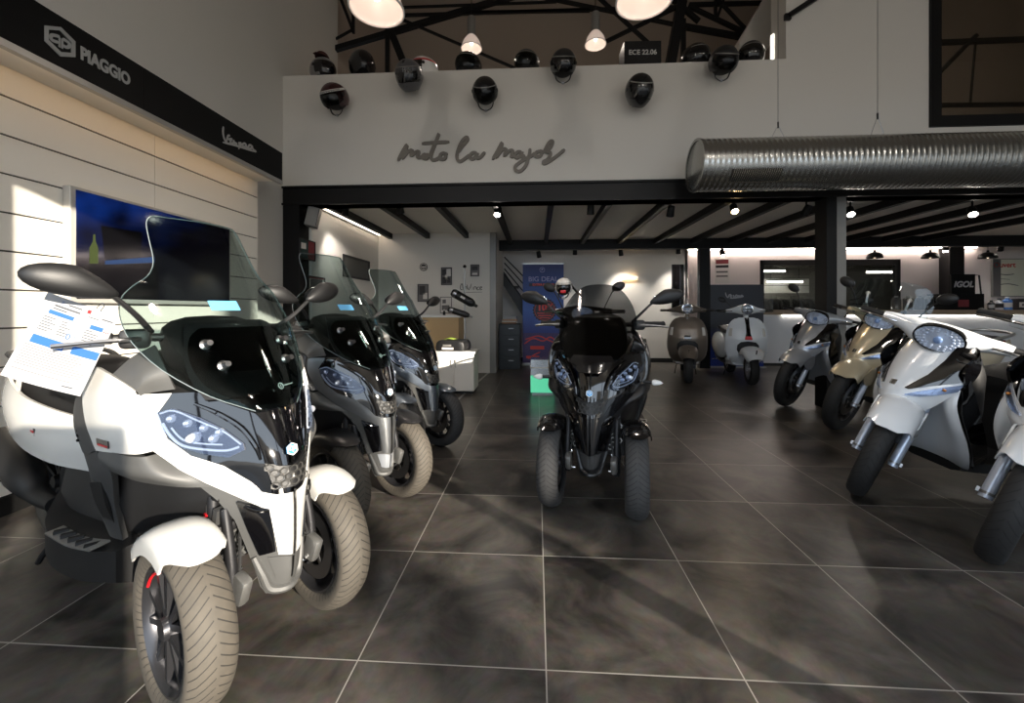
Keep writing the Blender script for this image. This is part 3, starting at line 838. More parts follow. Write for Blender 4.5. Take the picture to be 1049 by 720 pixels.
    for sx in (-1, 1):
        rows = [[(sx*.125,.75,.36),(sx*.185,.90,.40),(sx*.205,1.10,.46),(sx*.190,1.35,.54),(sx*.12,1.62,.68)],
                [(sx*.140,.74,.50),(sx*.200,.90,.53),(sx*.222,1.10,.58),(sx*.205,1.35,.64),(sx*.125,1.66,.73)],
                [(sx*.125,.74,.66),(sx*.178,.88,.695),(sx*.195,1.10,.715),(sx*.18,1.35,.75),(sx*.09,1.70,.80)]]
        M().sheet(rows, 4, 4, .012, -sx).build('side_fairing', seatpaint or paint, t)
        M().sheet([[(sx*.205,.93,.50),(sx*.217,1.1,.53),(sx*.205,1.3,.585)],[(sx*.212,.95,.535),(sx*.226,1.1,.56),(sx*.210,1.3,.61)]], 4, 3, .01, -sx).build('fairing_vent', GLOSS, t)
    st = [(.72,.68,.73,.09),(.82,.69,.76,.14),(1.0,.70,.775,.165),(1.18,.72,.80,.16),(1.26,.74,.84,.145),(1.45,.77,.845,.125),(1.58,.79,.83,.08)]
    M().loft([oring(y, zb, zt, w_, 16, .6) for y, zb, zt, w_ in st], 1, 3).build('seat', SEATM, t)
    M().tube([(-.13,1.36,.80),(-.15,1.55,.84),(-.10,1.72,.86),(.10,1.72,.86),(.15,1.55,.84),(.13,1.36,.80)], .013, 8, 4).build('grab_rail', ALU, t)
    M().sheet([[(-.08,1.70,.72),(0,1.73,.72),(.08,1.70,.72)],[(-.075,1.715,.785),(0,1.742,.785),(.075,1.715,.785)]], 4, 3, .02).build('tail_light', REDLENS, t)
    M().prism([(1.48,.60),(1.70,.52),(1.76,.36),(1.735,.36),(1.66,.49),(1.44,.57)], -.07, .07, 'yz').build('rear_mudguard', PLAST, t, bevel=.005)
    wheel(t, 'rear_wheel', (0,1.37,.29), 0, .29, .115, .19, TY_DARK, rimm, 1, None, 6)
    M().rbox((.10,1.18,.32), (.09,.46,.16), (R(-3),0,0)).rbox((0,1.0,.33), (.22,.24,.20)).build('engine', ENGINE, t, bevel=.03)
    M().tube([(-.12,1.05,.28),(-.15,1.18,.29),(-.16,1.28,.34),(-.165,1.58,.42)], [.025,.035,.058,.052], 14, 4).build('exhaust', DTRIM, t)
    M().tube([(.10,.86,.26),(.17,.93,.14),(.185,.97,.04)], .010, 8, 2).build('side_stand', ENGINE, t)
    # headset: a shell lofted from grip to grip
    prof = [(-.275,.335,1.000,.030,.030),(-.235,.325,1.002,.040,.036),(-.17,.30,1.0,.052,.044),(-.10,.285,.985,.076,.070),(0,.278,.98,.082,.082),(.10,.285,.985,.076,.070),(.17,.30,1.0,.052,.044),(.235,.325,1.002,.040,.036),(.275,.335,1.000,.030,.030)]
    rings = [[(x, y + ry*math.cos(2*PI*i/16), z + rz_*math.sin(2*PI*i/16)) for i in range(16)] for x, y, z, ry, rz_ in prof]
    hs = M().loft(rings, 1, 4).build('handlebar_cover', paint, t)
    n = 32; hr = []
    def he(a, sc):      # almond headlight outline
        c_, s_ = math.cos(a), math.sin(a)
        return .108*sc*math.copysign(abs(c_)**.9, c_), (.074 if s_ > 0 else .064)*sc*math.copysign(abs(s_)**1.05, s_)
    def hy(x): return .178 + 3.2*x*x
    for sc, dy in [(1.12,.045),(1.10,.010),(1.03,-.004),(.96,-.002),(.93,.012),(.02,.016)]:
        hr.append([(he(2*PI*i/n, sc)[0], hy(he(2*PI*i/n, sc)[0])+dy, .980+he(2*PI*i/n, sc)[1]) for i in range(n)])
    hl = M().loft(hr, 1, 1, False).build('headlight', GLOSS, t)
    q = M()
    q.loft([[(he(2*PI*i/n, sc)[0], hy(he(2*PI*i/n, sc)[0])+.010, .980+he(2*PI*i/n, sc)[1]) for i in range(n)] for sc in (.95, .6, .02)], 1, 1, False)
    for rr_, m_ in ((.58, 14), (.74, 20), (.88, 26)):
        for i in range(m_):
            x_, z_ = he(2*PI*(i+.5*(m_ == 20))/m_, rr_)
            q.ell((x_, hy(x_)+.008, .980+z_), (.0085,.008,.008), 7, 5)
    q.build('reflector', HLR, hl)
    M().ell((0,.173,.980), (.020,.010,.020), 12, 8).build('bulb', PALEB, hl)
    lr = []
    for sc, dy in [(.97,.0),(.82,-.010),(.5,-.018),(.02,-.022)]:
        lr.append([(he(2*PI*i/n, sc)[0], hy(he(2*PI*i/n, sc)[0])+dy, .980+he(2*PI*i/n, sc)[1]) for i in range(n)])
    M().loft(lr, 1, 1, False).build('lens', LENS, hl)
    M().sheet([[(-.07,.30,1.045),(0,.29,1.058),(.07,.30,1.045)],[(-.06,.36,1.02),(0,.365,1.03),(.06,.36,1.02)]], 4, 3, .008).build('instrument_panel', GLOSS, hs)
    for sx in (-1, 1):
        M().lathe([(.012,0),(.019,.004),(.0175,.05),(.0185,.07),(.0175,.11),(.020,.122),(.014,.130),(0,.130)], (sx*.272,.332,1.005), (sx*.94,.30,0), 14).build('grip', RUBBER, t)
        M().tube([(sx*.20,.27,1.0),(sx*.27,.265,1.003),(sx*.34,.285,1.0),(sx*.39,.315,.995)], [.007,.0065,.005,.007], 8, 4).build('brake_lever', CHROME, t)
        M().lathe([(0,0),(.010,0),(.010,.004),(0,.004)], (sx*.21,.285,1.008), (sx*.2,-.9,.2), 12).build('cover_plug', RUBBER, hs)
        if mirrors:
            ms = M().tube([(sx*.20,.31,1.03),(sx*.23,.30,1.10),(sx*.27,.30,1.18),(sx*.30,.305,1.215)], [.007,.006,.006,.009], 8, 4)
            k = ms.build('mirror', PLAST, t)
            e = M().ell((0,0,0), (.066,.024,.044), 18, 10)
            e.xf(Matrix.Translation((sx*.335,.31,1.245)) @ Euler((0,-sx*R(24),0)).to_matrix().to_4x4())
            e.build('mirror_shell', PLAST, k)
            e = M().ell((0,0,0), (.058,.004,.037), 18, 8)
            e.xf(Matrix.Translation((sx*.335,.333,1.245)) @ Euler((0,-sx*R(24),0)).to_matrix().to_4x4())
            e.build('mirror_glass', MIRG, k)
    if screen:
        def sr(z, hw, y, cv): return [(hw*u/8*2-hw, y+cv*(hw*u/8*2-hw)**2, z) for u in range(9)]
        rows = [sr(1.00,.20,.165,1.6), sr(1.08,.265,.185,1.5), sr(1.16,.275,.215,1.5), sr(1.24,.25,.245,1.5), sr(1.30,.20,.265,1.5), sr(1.325,.12,.275,1.5)]
        s = M().sheet(rows, 2, 3, .004, -1).build('windshield', CSCREEN, t)
        for sx in (-1, 1):
            M().tube([(sx*.10,.28,1.03),(sx*.13,.245,1.09),(sx*.14,.245,1.20)], [.008,.008,.007], 8, 3).build('screen_bracket', WHITEP, t)
            M().lathe([(0,-.014),(.014,-.014),(.018,-.006),(.018,0),(0,0)], (sx*.14,.243,1.19), (0,-1,.2), 12).build('screen_knob', CHROME, t)
            M().lathe([(0,-.014),(.014,-.014),(.018,-.006),(.018,0),(0,0)], (sx*.132,.228,1.09), (0,-1,.2), 12).build('screen_knob', CHROME, t)
    names = ('front_wheel','fork_tube','brake_caliper','front_fender','handlebar_cover','headlight','grip','brake_lever','mirror','windshield','screen_bracket','screen_knob')
    S = Matrix.Translation((0,0,.305)) @ Matrix.Rotation(steer, 4, Vector((0,.43,.9))) @ Matrix.Translation((0,0,-.305))
    for o in t.children:
        if o.name.split('.')[0] in names:
            o.matrix_basis = S @ o.matrix_basis
    return t

# rounded steel-bodied scooter
VYC = [(.26,.36),(.32,.27),(.40,.205),(.52,.165),(.66,.15),(.80,.175),(.92,.225),(1.0,.275)]
VHW = [(.27,.16),(.32,.225),(.40,.262),(.52,.282),(.68,.282),(.80,.265),(.90,.225),(.96,.16),(.985,.10)]
def VFY(x, z): return interp(VYC, z) + 5.0*abs(x)**3
def VP(x, z, off=0.0):
    e = .004
    dx = (VFY(x+e, z)-VFY(x-e, z))/(2*e); dz = (VFY(x, z+e)-VFY(x, z-e))/(2*e)
    return Vector((x, VFY(x, z), z)) + Vector((dx, -1, dz)).normalized()*off

def round_scooter(label, loc, rz, paint, tie, tielow, scale=1.0, lean=0.0, steer=0.0, mirrors=False, group=None):
    t = thing('rounded_scooter', label, 'scooter', loc, rz, group)
    t.rotation_euler = (0, lean, rz); t.scale = (scale,)*3
    wheel(t, 'front_wheel', (0,0,.235), steer, .235, .115, .15, TY_DARK, STEEL, 1, None, 5)
    rows = []
    for x, rr in [(-.128,.20),(-.124,.255),(-.105,.290),(-.06,.312),(0,.320),(.06,.312),(.105,.290),(.124,.255),(.128,.20)]:
        rows.append([(x*s_, -math.cos(R(a))*rr*1.05, .245+math.sin(R(a))*rr) for a, s_ in ((30,.62),(45,.85),(62,.97),(85,1),(110,1),(135,.98))])
    f = M().sheet(rows, 3, 3, .006).build('front_fender', paint, t)
    M().rbox((0,-.255,.50), (.012,.012,.07), (R(28),0,0)).build('fender_crest', CHROME if tie is not GLOSS else RUBBER, f, bevel=.003)
    M().tube([(.085,.0,.235),(.085,.05,.40),(.05,.14,.56)], .022, 10, 3).rbox((.075,.0,.25), (.05,.10,.05)).build('suspension_arm', ENGINE, t)
    mb = M(); g = []
    for i in range(41):
        z = .272 + (.984-.272)*i/40
        h = interp(VHW, z)
        g.append([Vector((h*u/14, VFY(h*u/14, z), z)) for u in range(-14, 15)])
    mb.grid(g, .016, 1)
    mb.build('leg_shield', paint, t)
    st = []
    for i in range(41):
        z = .272 + (.984-.272)*i/40; st.append(z)
    M().tube([VP(-interp(VHW,z), z) for z in (.29,.36,.45,.58,.72,.84,.92,.965)] , .009, 8, 4).build('shield_rim', paint, t)
    M().tube([VP(interp(VHW,z), z) for z in (.29,.36,.45,.58,.72,.84,.92,.965)] , .009, 8, 4).build('shield_rim', paint, t)
    A = [(-.15,.50),(-.145,.57),(-.10,.615),(0,.628),(.10,.615),(.145,.57),(.15,.50)]; B = [(-.11,.42),(-.10,.47),(-.06,.50),(0,.51),(.06,.50),(.10,.47),(.11,.42)]
    M().panel(A, B, VP, .005, .006, 18, 5).build('wheel_arch', PLAST, t)
    A = [(-.030,.975),(-.024,.86),(-.030,.74),(-.052,.66)]; B = [(.030,.975),(.024,.86),(.030,.74),(.052,.66)]
    k = M().panel(A, B, VP, .016, .014, 12, 5).build('horn_cover', tie, t)
    M().panel([(-.040,.700),(-.050,.655)], [(.040,.700),(.050,.655)], VP, .020, .006, 4, 4).build('horn_grille', tielow, k)
    M().panel([(-.010,.965),(-.010,.945)], [(.010,.965),(.010,.945)], VP, .022, .006, 4, 4).build('crest', CHROME, k)
    for sx in (-1, 1):
        A = [(sx*.200,.82),(sx*.208,.76),(sx*.212,.70)]; B = [(sx*.232,.82),(sx*.245,.76),(sx*.250,.70)]
        M().panel(A, B, VP, .008, .008, 8, 4).build('turn_signal', mat('signal_clear', (215,212,205), .15, .2, .5), t)
    M().loft([oring(.22,.60,.90,.13), oring(.28,.30,.95,.22), oring(.36,.27,.93,.22), oring(.42,.27,.60,.17)], 1, 3).build('inner_shield', paint, t)
    def fr(y, w, zb, zt): return [(-w,y,zb+.02),(-w,y,zt),(0,y,zt+.02),(w,y,zt),(w,y,zb+.02),(w*.7,y,zb),(-w*.7,y,zb)]
    M().loft([fr(.34,.17,.24,.29), fr(.5,.20,.22,.28), fr(.68,.20,.22,.28), fr(.80,.18,.24,.31)], 1, 3).build('footboard', paint, t, angle=30)
    M().loft([oring(.72,.26,.68,.13), oring(.85,.28,.72,.18), oring(1.1,.34,.74,.19), oring(1.4,.46,.76,.15), oring(1.62,.58,.77,.07)], 1, 3).build('rear_body', paint, t)
    for sx in (-1, 1):
        c = M().ell((0,0,0), (.115,.42,.215), 22, 14)
        c.xf(Matrix.Translation((sx*.185,1.18,.50)) @ Euler((R(-9)*-1,0,0)).to_matrix().to_4x4())
        c.build('side_cowl', paint, t)
    st = [(.68,.66,.71,.09),(.80,.67,.77,.14),(1.0,.69,.80,.165),(1.2,.70,.815,.165),(1.42,.72,.83,.14),(1.56,.73,.80,.09)]
    M().loft([oring(y, zb, zt, w_, 16, .6) for y, zb, zt, w_ in st], 1, 3).build('seat', SEATM, t)
    M().tube([(-.12,1.40,.77),(-.14,1.58,.80),(0,1.68,.82),(.14,1.58,.80),(.12,1.40,.77)], .011, 8, 4).build('grab_rail', CHROME, t)
    M().ell((0,1.60,.66), (.05,.05,.06), 14, 8).build('tail_light', REDLENS, t)
    wheel(t, 'rear_wheel', (0,1.32,.235), 0, .235, .13, .15, TY_DARK, STEEL, 1, None, 5)
    M().rbox((.09,1.12,.28), (.09,.42,.14)).rbox((0,.98,.32), (.2,.22,.16)).build('engine', ENGINE, t, bevel=.03)
    M().tube([(-.12,1.0,.22),(-.15,1.12,.22),(-.16,1.22,.26),(-.165,1.48,.30)], [.02,.03,.055,.05], 14, 4).build('exhaust', DTRIM, t)
    M().tube([(.17,.97,.0),(.15,.92,.12),(.10,.86,.24),(-.10,.86,.24),(-.15,.92,.12),(-.17,.97,.0)], .010, 8, 2).build('centre_stand', CHROME, t)
    M().tube([(0,.20,.62),(0,.30,1.04)], .035, 12).build('steering_column', paint, t)
    prof = [(-.27,.335,1.085,.024,.024),(-.22,.33,1.09,.036,.032),(-.15,.315,1.10,.055,.046),(-.08,.30,1.105,.082,.070),(0,.292,1.108,.094,.084),(.08,.30,1.105,.082,.070),(.15,.315,1.10,.055,.046),(.22,.33,1.09,.036,.032),(.27,.335,1.085,.024,.024)]
    rings = [[(x, y + ry*math.cos(2*PI*i/16), z + rz_*math.sin(2*PI*i/16)) for i in range(16)] for x, y, z, ry, rz_ in prof]
    hs = M().loft(rings, 1, 4).build('handlebar_cover', paint, t)
    hl = M().lathe([(.062,.03),(.080,.02),(.084,.0),(.078,-.012),(.070,-.010),(.066,.0),(0,.004)], (0,.208,1.108), (0,1,-.15), 28).build('headlight', CHROME, t)
    q = M().lathe([(0,.012),(.04,.004),(.066,-.004)], (0,.208,1.108), (0,1,-.15), 28)
    q.build('reflector', LEDS, hl)
    M().rbox((0,.196,1.11), (.125,.008,.018)).rbox((0,.196,1.088), (.016,.008,.06)).build('light_guide', GLOSS, hl)
    M().lathe([(.070,-.008),(.05,-.016),(.02,-.021),(0,-.022)], (0,.208,1.108), (0,1,-.15), 28).build('lens', LENS, hl)
    for sx in (-1, 1):
        M().lathe([(.012,0),(.019,.004),(.0175,.05),(.0185,.07),(.0175,.11),(.020,.122),(.014,.130),(0,.130)], (sx*.262,.335,1.085), (sx*.95,.28,0), 14).build('grip', RUBBER, t)
        M().tube([(sx*.19,.27,1.085),(sx*.26,.27,1.088),(sx*.33,.295,1.085),(sx*.40,.33,1.08)], [.007,.0065,.005,.007], 8, 4).build('brake_lever', CHROME, t)
    if mirrors:
        for sx in mirrors:
            k = M().tube([(sx*.17,.32,1.12),(sx*.24,.32,1.20),(sx*.29,.32,1.235)], .006, 8, 4).build('mirror', PLAST, t)
            e = M().ell((0,0,0), (.062,.022,.042), 18, 10)
            e.xf(Matrix.Translation((sx*.325,.32,1.26)) @ Euler((0,-sx*R(24),0)).to_matrix().to_4x4())
            e.build('mirror_shell', PLAST, k)
    return t
# ------------------------------------------------------------------ the room
CAMH, FPX, YAW, HZ = 1.119, 424.4, 0.059, 317.7
def ray(px, py):
    u = (px-524.5)/FPX; v = (HZ-py)/FPX
    c, s = math.cos(YAW), math.sin(YAW)
    return Vector((-s+u*c, c+u*s, v))
def at_y(px, py, Y):
    r = ray(px, py); t = Y/r.y
    return Vector((r.x*t, Y, CAMH+r.z*t))
def at_x(px, py, X):
    r = ray(px, py); t = X/r.x
    return Vector((X, r.y*t, CAMH+r.z*t))

WALLM = mat('wall_white', (205, 201, 194), 0.75, bump=0.08, bscale=90)
CEILM = mat('ceiling_white', (232, 228, 220), 0.8)
LOFTM = mat('loft_lining', (168, 156, 144), 0.8)
BSTEEL = mat('black_steel', (11, 11, 12), 0.5, 0.0, spec=.3)
GSTEEL = mat('painted_steel', (136, 134, 130), 0.45, 0.3, bump=0.3, bscale=25)
PANELM = mat('slat_panel', (226, 222, 212), 0.38)
GROOVE = mat('slat_groove', (70, 66, 60), 0.6)
SIGNB = mat('sign_black', (8, 8, 9), 0.6, spec=.2)
SIGNG = mat('sign_grey_letter', (150, 150, 148), 0.45)
LETTER = mat('wall_letter', (112, 106, 98), 0.6)
WOODM = mat('counter_wood', (150, 128, 104), 0.45)
BASEB = mat('baseboard_black', (18, 18, 18), 0.5)
WHITEM = mat('white_laminate', (228, 226, 220), 0.35)
PAPER = mat('paper', (158, 159, 162), 0.6)
INK = mat('ink_grey', (70, 73, 78), 0.7)
INKR = mat('ink_red', (190, 60, 55), 0.7)
def emit(name, col, s):
    if name in MATS: return MATS[name]
    return mat(name, (20,20,20), 0.5, emit=col, estr=s)

# floor: 60 cm anthracite tiles with pale joints
fm = bpy.data.materials.new('anthracite_tiles'); fm.use_nodes = True
nt = fm.node_tree; pb = nt.nodes['Principled BSDF']; L = nt.links.new
def N(t, **k):
    n = nt.nodes.new(t)
    for a, v in k.items(): setattr(n, a, v)
    return n
def MT(op, a, b=None, c=None):
    n = N('ShaderNodeMath', operation=op)
    for i, q in enumerate((a, b, c)):
        if q is None: continue
        if isinstance(q, (int, float)): n.inputs[i].default_value = q
        else: L(q, n.inputs[i])
    return n.outputs[0]
tc = N('ShaderNodeTexCoord'); sp = N('ShaderNodeSeparateXYZ'); L(tc.outputs['Object'], sp.inputs[0])
fx = MT('DIVIDE', MT('SUBTRACT', sp.outputs[0], -.570), .6); fy = MT('DIVIDE', MT('SUBTRACT', sp.outputs[1], 1.2925), .6)
gx = MT('ABSOLUTE', MT('SUBTRACT', MT('FRACT', MT('ADD', fx, 100.5)), .5)); gy = MT('ABSOLUTE', MT('SUBTRACT', MT('FRACT', MT('ADD', fy, 100.5)), .5))
joint = MT('LESS_THAN', MT('MINIMUM', gx, gy), .0036)
ix = MT('FLOOR', MT('ADD', fx, 100)); iy = MT('FLOOR', MT('ADD', fy, 100))
cmb = N('ShaderNodeCombineXYZ'); L(ix, cmb.inputs[0]); L(iy, cmb.inputs[1])
wn = N('ShaderNodeTexWhiteNoise', noise_dimensions='3D'); L(cmb.outputs[0], wn.inputs['Vector'])
off = N('ShaderNodeVectorMath', operation='ADD'); L(tc.outputs['Object'], off.inputs[0])
sc = N('ShaderNodeVectorMath', operation='SCALE'); L(wn.outputs['Color'], sc.inputs[0]); sc.inputs['Scale'].default_value = 9.0
L(sc.outputs[0], off.inputs[1])
n1 = N('ShaderNodeTexNoise'); n1.inputs['Scale'].default_value = 3.2; n1.inputs['Detail'].default_value = 8; n1.inputs['Roughness'].default_value = .62; n1.inputs['Distortion'].default_value = .6
L(off.outputs[0], n1.inputs['Vector'])
n2 = N('ShaderNodeTexNoise'); n2.inputs['Scale'].default_value = 26; n2.inputs['Detail'].default_value = 5
L(off.outputs[0], n2.inputs['Vector'])
rmp = N('ShaderNodeValToRGB'); L(n1.outputs['Fac'], rmp.inputs[0])
rmp.color_ramp.elements[0].position = .34; rmp.color_ramp.elements[0].color = lin((44, 42, 40))
rmp.color_ramp.elements[1].position = .68; rmp.color_ramp.elements[1].color = lin((104, 98, 92))
mx = N('ShaderNodeMixRGB', blend_type='MULTIPLY'); mx.inputs[0].default_value = .45
L(rmp.outputs[0], mx.inputs[1]); L(n2.outputs['Color'], mx.inputs[2])
mj = N('ShaderNodeMixRGB'); L(joint, mj.inputs[0]); L(mx.outputs[0], mj.inputs[1]); mj.inputs[2].default_value = lin((150, 146, 140))
L(mj.outputs[0], pb.inputs['Base Color'])
rr = N('ShaderNodeMapRange'); L(n1.outputs['Fac'], rr.inputs[0]); rr.inputs[3].default_value = .24; rr.inputs[4].default_value = .40
L(rr.outputs[0], pb.inputs['Roughness'])
bp = N('ShaderNodeBump'); bp.inputs['Strength'].default_value = .25; bp.inputs['Distance'].default_value = .002; bp.invert = True
L(joint, bp.inputs['Height']); L(bp.outputs[0], pb.inputs['Normal'])
pb.inputs['Specular IOR Level'].default_value = .22

HY, HB, HT = 4.90, 2.40, 2.63          # header face, underside, top
PT = 3.985                              # parapet top
RX = 12.6                                # right wall
struct('floor', M().box(-3.4, RX, -1.9, 9.2, -.06, 0).box(-.9, RX, 9.2, 14.2, -.06, 0), fm, smooth=False)
# left: wall above the display, return wall, back room wall
struct('wall_left', M().box(-3.4, -3.10, -1.9, 6.3, 0, 7.6).box(-3.4,-3.10,6.3,7.45,0,2.56).box(-3.4,-3.10,6.3,9.3,2.56,2.68), WALLM, smooth=False)
struct('wall_back_room_left', M().box(-3.10, -2.86, 5.12, 7.45, 0, 2.50), WALLM, smooth=False)
struct('wall_partition', M().box(-2.86, -.80, 7.35, 7.45, 0, 2.50), WALLM, smooth=False)
struct('wall_back', M().box(-.80, 3.22, 9.08, 9.2, 0, 2.50).box(-.86, -.74, 7.45, 9.08, 0, 2.50), WALLM, smooth=False)
struct('wall_loft_back', M().box(-3.4, RX, 9.08, 9.25, 2.64, 7.6).box(-3.4,-3.2,6.3,9.08,2.64,7.6), LOFTM, smooth=False)
# reception wall with the workshop window
wy = 9.6
wx0, wx1, wz0, wz1 = 5.00, 7.98, .92, 2.24
struct('wall_reception', M().box(3.22, wx0, wy, wy+.12, 0, 2.56).box(wx1, RX, wy, wy+.12, 0, 2.56).box(wx0, wx1, wy, wy+.12, 0, wz0).box(wx0, wx1, wy, wy+.12, wz1, 2.56).box(3.18,3.24,9.08,9.6,0,2.56), mat('reception_wall', (206, 198, 194), .7), smooth=False)
struct('ceiling_back_room', M().box(-2.9, RX, 5.12, 9.7, 2.50, 2.62).box(-.86,RX,9.7,14.2,2.56,2.66), CEILM, smooth=False)
struct('ceiling', M().box(-3.4, RX, -1.9, 9.25, 7.6, 7.7), LOFTM, smooth=False)
struct('wall_right', M().box(RX, RX+.15, -1.9, 14.2, 0, 7.7), WALLM, smooth=False)
# parapet and the tall wall to its right, with the dark office window
ux = 2.84
win = dict(x0=4.44, x1=5.95, z0=3.22, z1=4.85)
struct('wall_parapet', M().box(-3.10, ux, HY, HY+.30, HT, PT), WALLM, smooth=False)
mb = M()
mb.box(ux, win['x0'], HY, HY+.30, HT, 7.6).box(win['x1'], RX, HY, HY+.30, HT, 7.6).box(win['x0'], win['x1'], HY, HY+.30, HT, win['z0']).box(win['x0'], win['x1'], HY, HY+.30, win['z1'], 7.6)
struct('wall_front_upper', mb, WALLM, smooth=False)
struct('window_1', M().box(win['x0']-.06, win['x0']+.05, HY-.03, HY+.1, win['z0']-.06, win['z1']+.05).box(win['x0']+.05, win['x1'], HY-.03, HY+.1, win['z0']-.06, win['z0']+.06).box(win['x0']+.05, win['x1'], HY-.03, HY+.1, win['z1']-.05, win['z1']+.05), BSTEEL, smooth=False)
tag(M().box(win['x0']+.04, win['x1'], HY+.03, HY+.04, win['z0']+.05, win['z1']-.04).build('pane', glass('office_glass', (205,205,202), .02), bpy.data.objects['window_1'], smooth=False))
struct('wall_office', M().box(win['x0']-.3, win['x1']+.3, 7.3, 7.4, 2.64, 7.6).box(win['x0']-.4,win['x0']-.3,5.2,7.4,2.64,7.6).box(win['x0']-.4,win['x1']+.3,5.2,7.4,2.62,2.66), LOFTM, smooth=False)
ob = thing('truss_reflection_bars', 'black steel bars behind the dark upper office window', 'steelwork', tuple(at_y(1000,60,6.3)))  # bars added behind the pane in place of the mirrored roof truss
for i, (a, b, w) in enumerate([((955,44),(1060,40),.06),((955,82),(1000,36),.05),((953,108),(1052,107),.05),((1000,36),(994,105),.02)]):
    A, B = at_y(*a, 6.3), at_y(*b, 6.3)
    M().bar(A-ob.location, B-ob.location, w).build('bar', BSTEEL, ob, smooth=False)

oc = thing('office_fill_lamp', 'flat ceiling lamp in the room behind the dark upper window', 'lamp', (5.2, 6.3, 5.6))  # fill lamp added so the window is not black; no source seen there
M().lathe([(0,0),(.22,0),(.24,.03),(.24,.06),(0,.06)], n=28).build('housing', WHITEM, oc)
M().lathe([(0,-.004),(.20,-.004),(.20,.0),(0,.0)], n=28).build('diffuser', emit('office_fill_glow', (255, 236, 214), 2.0), oc)
M().tube([(0,0,.06),(0,0,2.0)], .01, 8).build('rod', BSTEEL, oc)
l = bpy.data.lights.new('office_fill_light', 'POINT'); l.energy = 70; l.color = (1,.9,.8); l.shadow_soft_size = .2
o = bpy.data.objects.new('office_fill_light', l); COL.objects.link(o); o.parent = oc; o.location = (0,0,-.12)
# header beam, posts, second beam and the ceiling joists
struct('trim_1', M().box(-3.10, RX, HY-.005, HY+.20, HB, HT-.0).box(-3.10,RX,HY-.03,HY+.2,HB,HB+.025).box(-3.10,RX,HY-.03,HY+.2,HT-.025,HT), BSTEEL, smooth=False)
struct('trim_2', M().box(-3.095, -2.885, HY-.01, HY+.20, 0, HB), BSTEEL, smooth=False)
pm = M().box(3.285, 3.305, HY, HY+.2, 0, HB).box(3.395, 3.500, HY-.002, HY+.012, 0, HB).box(3.395, 3.50, HY+.19, HY+.2, 0, HB)
pm = M().box(3.285, 3.395, HY+.0, HY+.20, 0, HB)
struct('trim_3', pm, BSTEEL, smooth=False)
struct('trim_4', M().box(3.395, 3.495, HY-.004, HY+.12, 0, HB), GSTEEL, smooth=False)  # front face of the black column; the light on it is put into the grey
struct('trim_5', M().box(-.74, RX, 8.16, 8.30, 2.31, 2.50), BSTEEL, smooth=False)
struct('trim_6', M().box(3.14, 3.34, 8.18, 8.30, 0, 2.31), BSTEEL, smooth=False)
k = 7
for i, x in enumerate([-2.63,-1.945,-1.245,-.515,.18,.89,1.60,2.30,3.0,3.7,4.4,5.1,5.8,6.5,7.2]):
    y1 = 7.34 if x < -.8 else 8.16
    struct('trim_%d' % k, M().box(x-.035, x+.035, HY+.2, y1, 2.405, 2.50), BSTEEL, smooth=False); k += 1
struct('baseboard_back', M().box(-.72, 3.17, 9.05, 9.08, 0, .09), BASEB, smooth=False)
struct('baseboard_left', M().box(-3.10, -3.085, 4.16, 4.89, 0, .09), BASEB, smooth=False)
struct('trim_%d' % k, M().box(-.83, -.72, 7.34, 7.46, 0, 2.5), mat('edge_trim', (120,118,114), .4, .3), smooth=False); k += 1

# street front behind the camera: posts and panes the sun comes through
fy = -1.6
fw = M()
fw.box(-3.4, RX, fy-.12, fy, 3.0, 7.6).box(11.5, RX, fy-.12, fy, 0, 3.0)
struct('wall_street_front', fw, WALLM, smooth=False)
for a, b, h in [(-3.4, -3.1, 3.0), (-1.10, -1.02, 3.0), (.93, 1.00, 3.0), (3.83, 3.89, 3.0), (6.75, 6.82, 3.0), (9.0, 9.07, 3.0)]:
    struct('trim_%d' % (50+int(a*2+8)), M().box(a, b, fy-.10, fy, 0, h), BSTEEL, smooth=False)
struct('person_shadow_block', M().box(1.22, 1.66, fy-.12, fy, 0, 1.62), WALLM, smooth=False)  # added low block that casts the shadow of the person at the camera
# unseen slabs added to block the sun; it comes through the gaps between them
SUNK = 1.041
BLOCKM = mat('sun_blocker_render', (150, 140, 128), .9)
for i, (s0, s1, h) in enumerate([(-4.9, -.66, 6.9), (.92, 1.40, 6.9), (2.33, 4.36, 6.9), (4.36, 5.15, 5.15), (5.15, 9.9, 6.9)]):
    struct('sun_blocker_%d' % (i+1), M().prism([(s0+SUNK*12,-12),(s1+SUNK*12,-12),(s1+SUNK*16,-16),(s0+SUNK*16,-16)], -.1, h), BLOCKM, smooth=False)
struct('ground_street', M().box(-14, 30, -30, -1.9, -.12, -.06), mat('street_paving', (128,124,118), .9), smooth=False)


# ------------------------------------------------------------------ slat wall display on the left
SX = -2.90; Y0, Y1 = -1.45, 4.15
t = thing('slat_wall_display', 'white slatted display wall along the left side of the showroom', 'display wall', (SX, 1.2, 0))
def add_local(mb, name, m, **k):
    o = mb.build(name, m, None, **k); return o
zs = [.10, .385, .597, .808, 1.02, 1.231, 1.443, 1.654, 1.866, 2.077, 2.289, 2.50]
M().box(-.17, -.012, Y0-1.2, Y1-1.2, .0, 2.52).build('backing', GROOVE, t, smooth=False)
sm = M()
for a, b in zip(zs, zs[1:]):
    for ya, yb in ((Y0, 1.30), (1.302, 2.985), (2.988, Y1)):
        sm.box(-.013, .0, ya-1.2, yb-1.2, a+.004, b-.004)
for i, (a, b) in enumerate(zip(zs, zs[1:])):
    q = M()
    for ya, yb in ((Y0, 1.30), (1.302, 2.985), (2.988, Y1)):
        q.box(-.013, .0, ya-1.2, yb-1.2, a+.005, b-.005)
    q.build('slat', PANELM, t, smooth=False)
M().box(-.16, .012, Y0-1.2, Y1-1.2, 0, .10).build('plinth', BASEB, t, smooth=False)
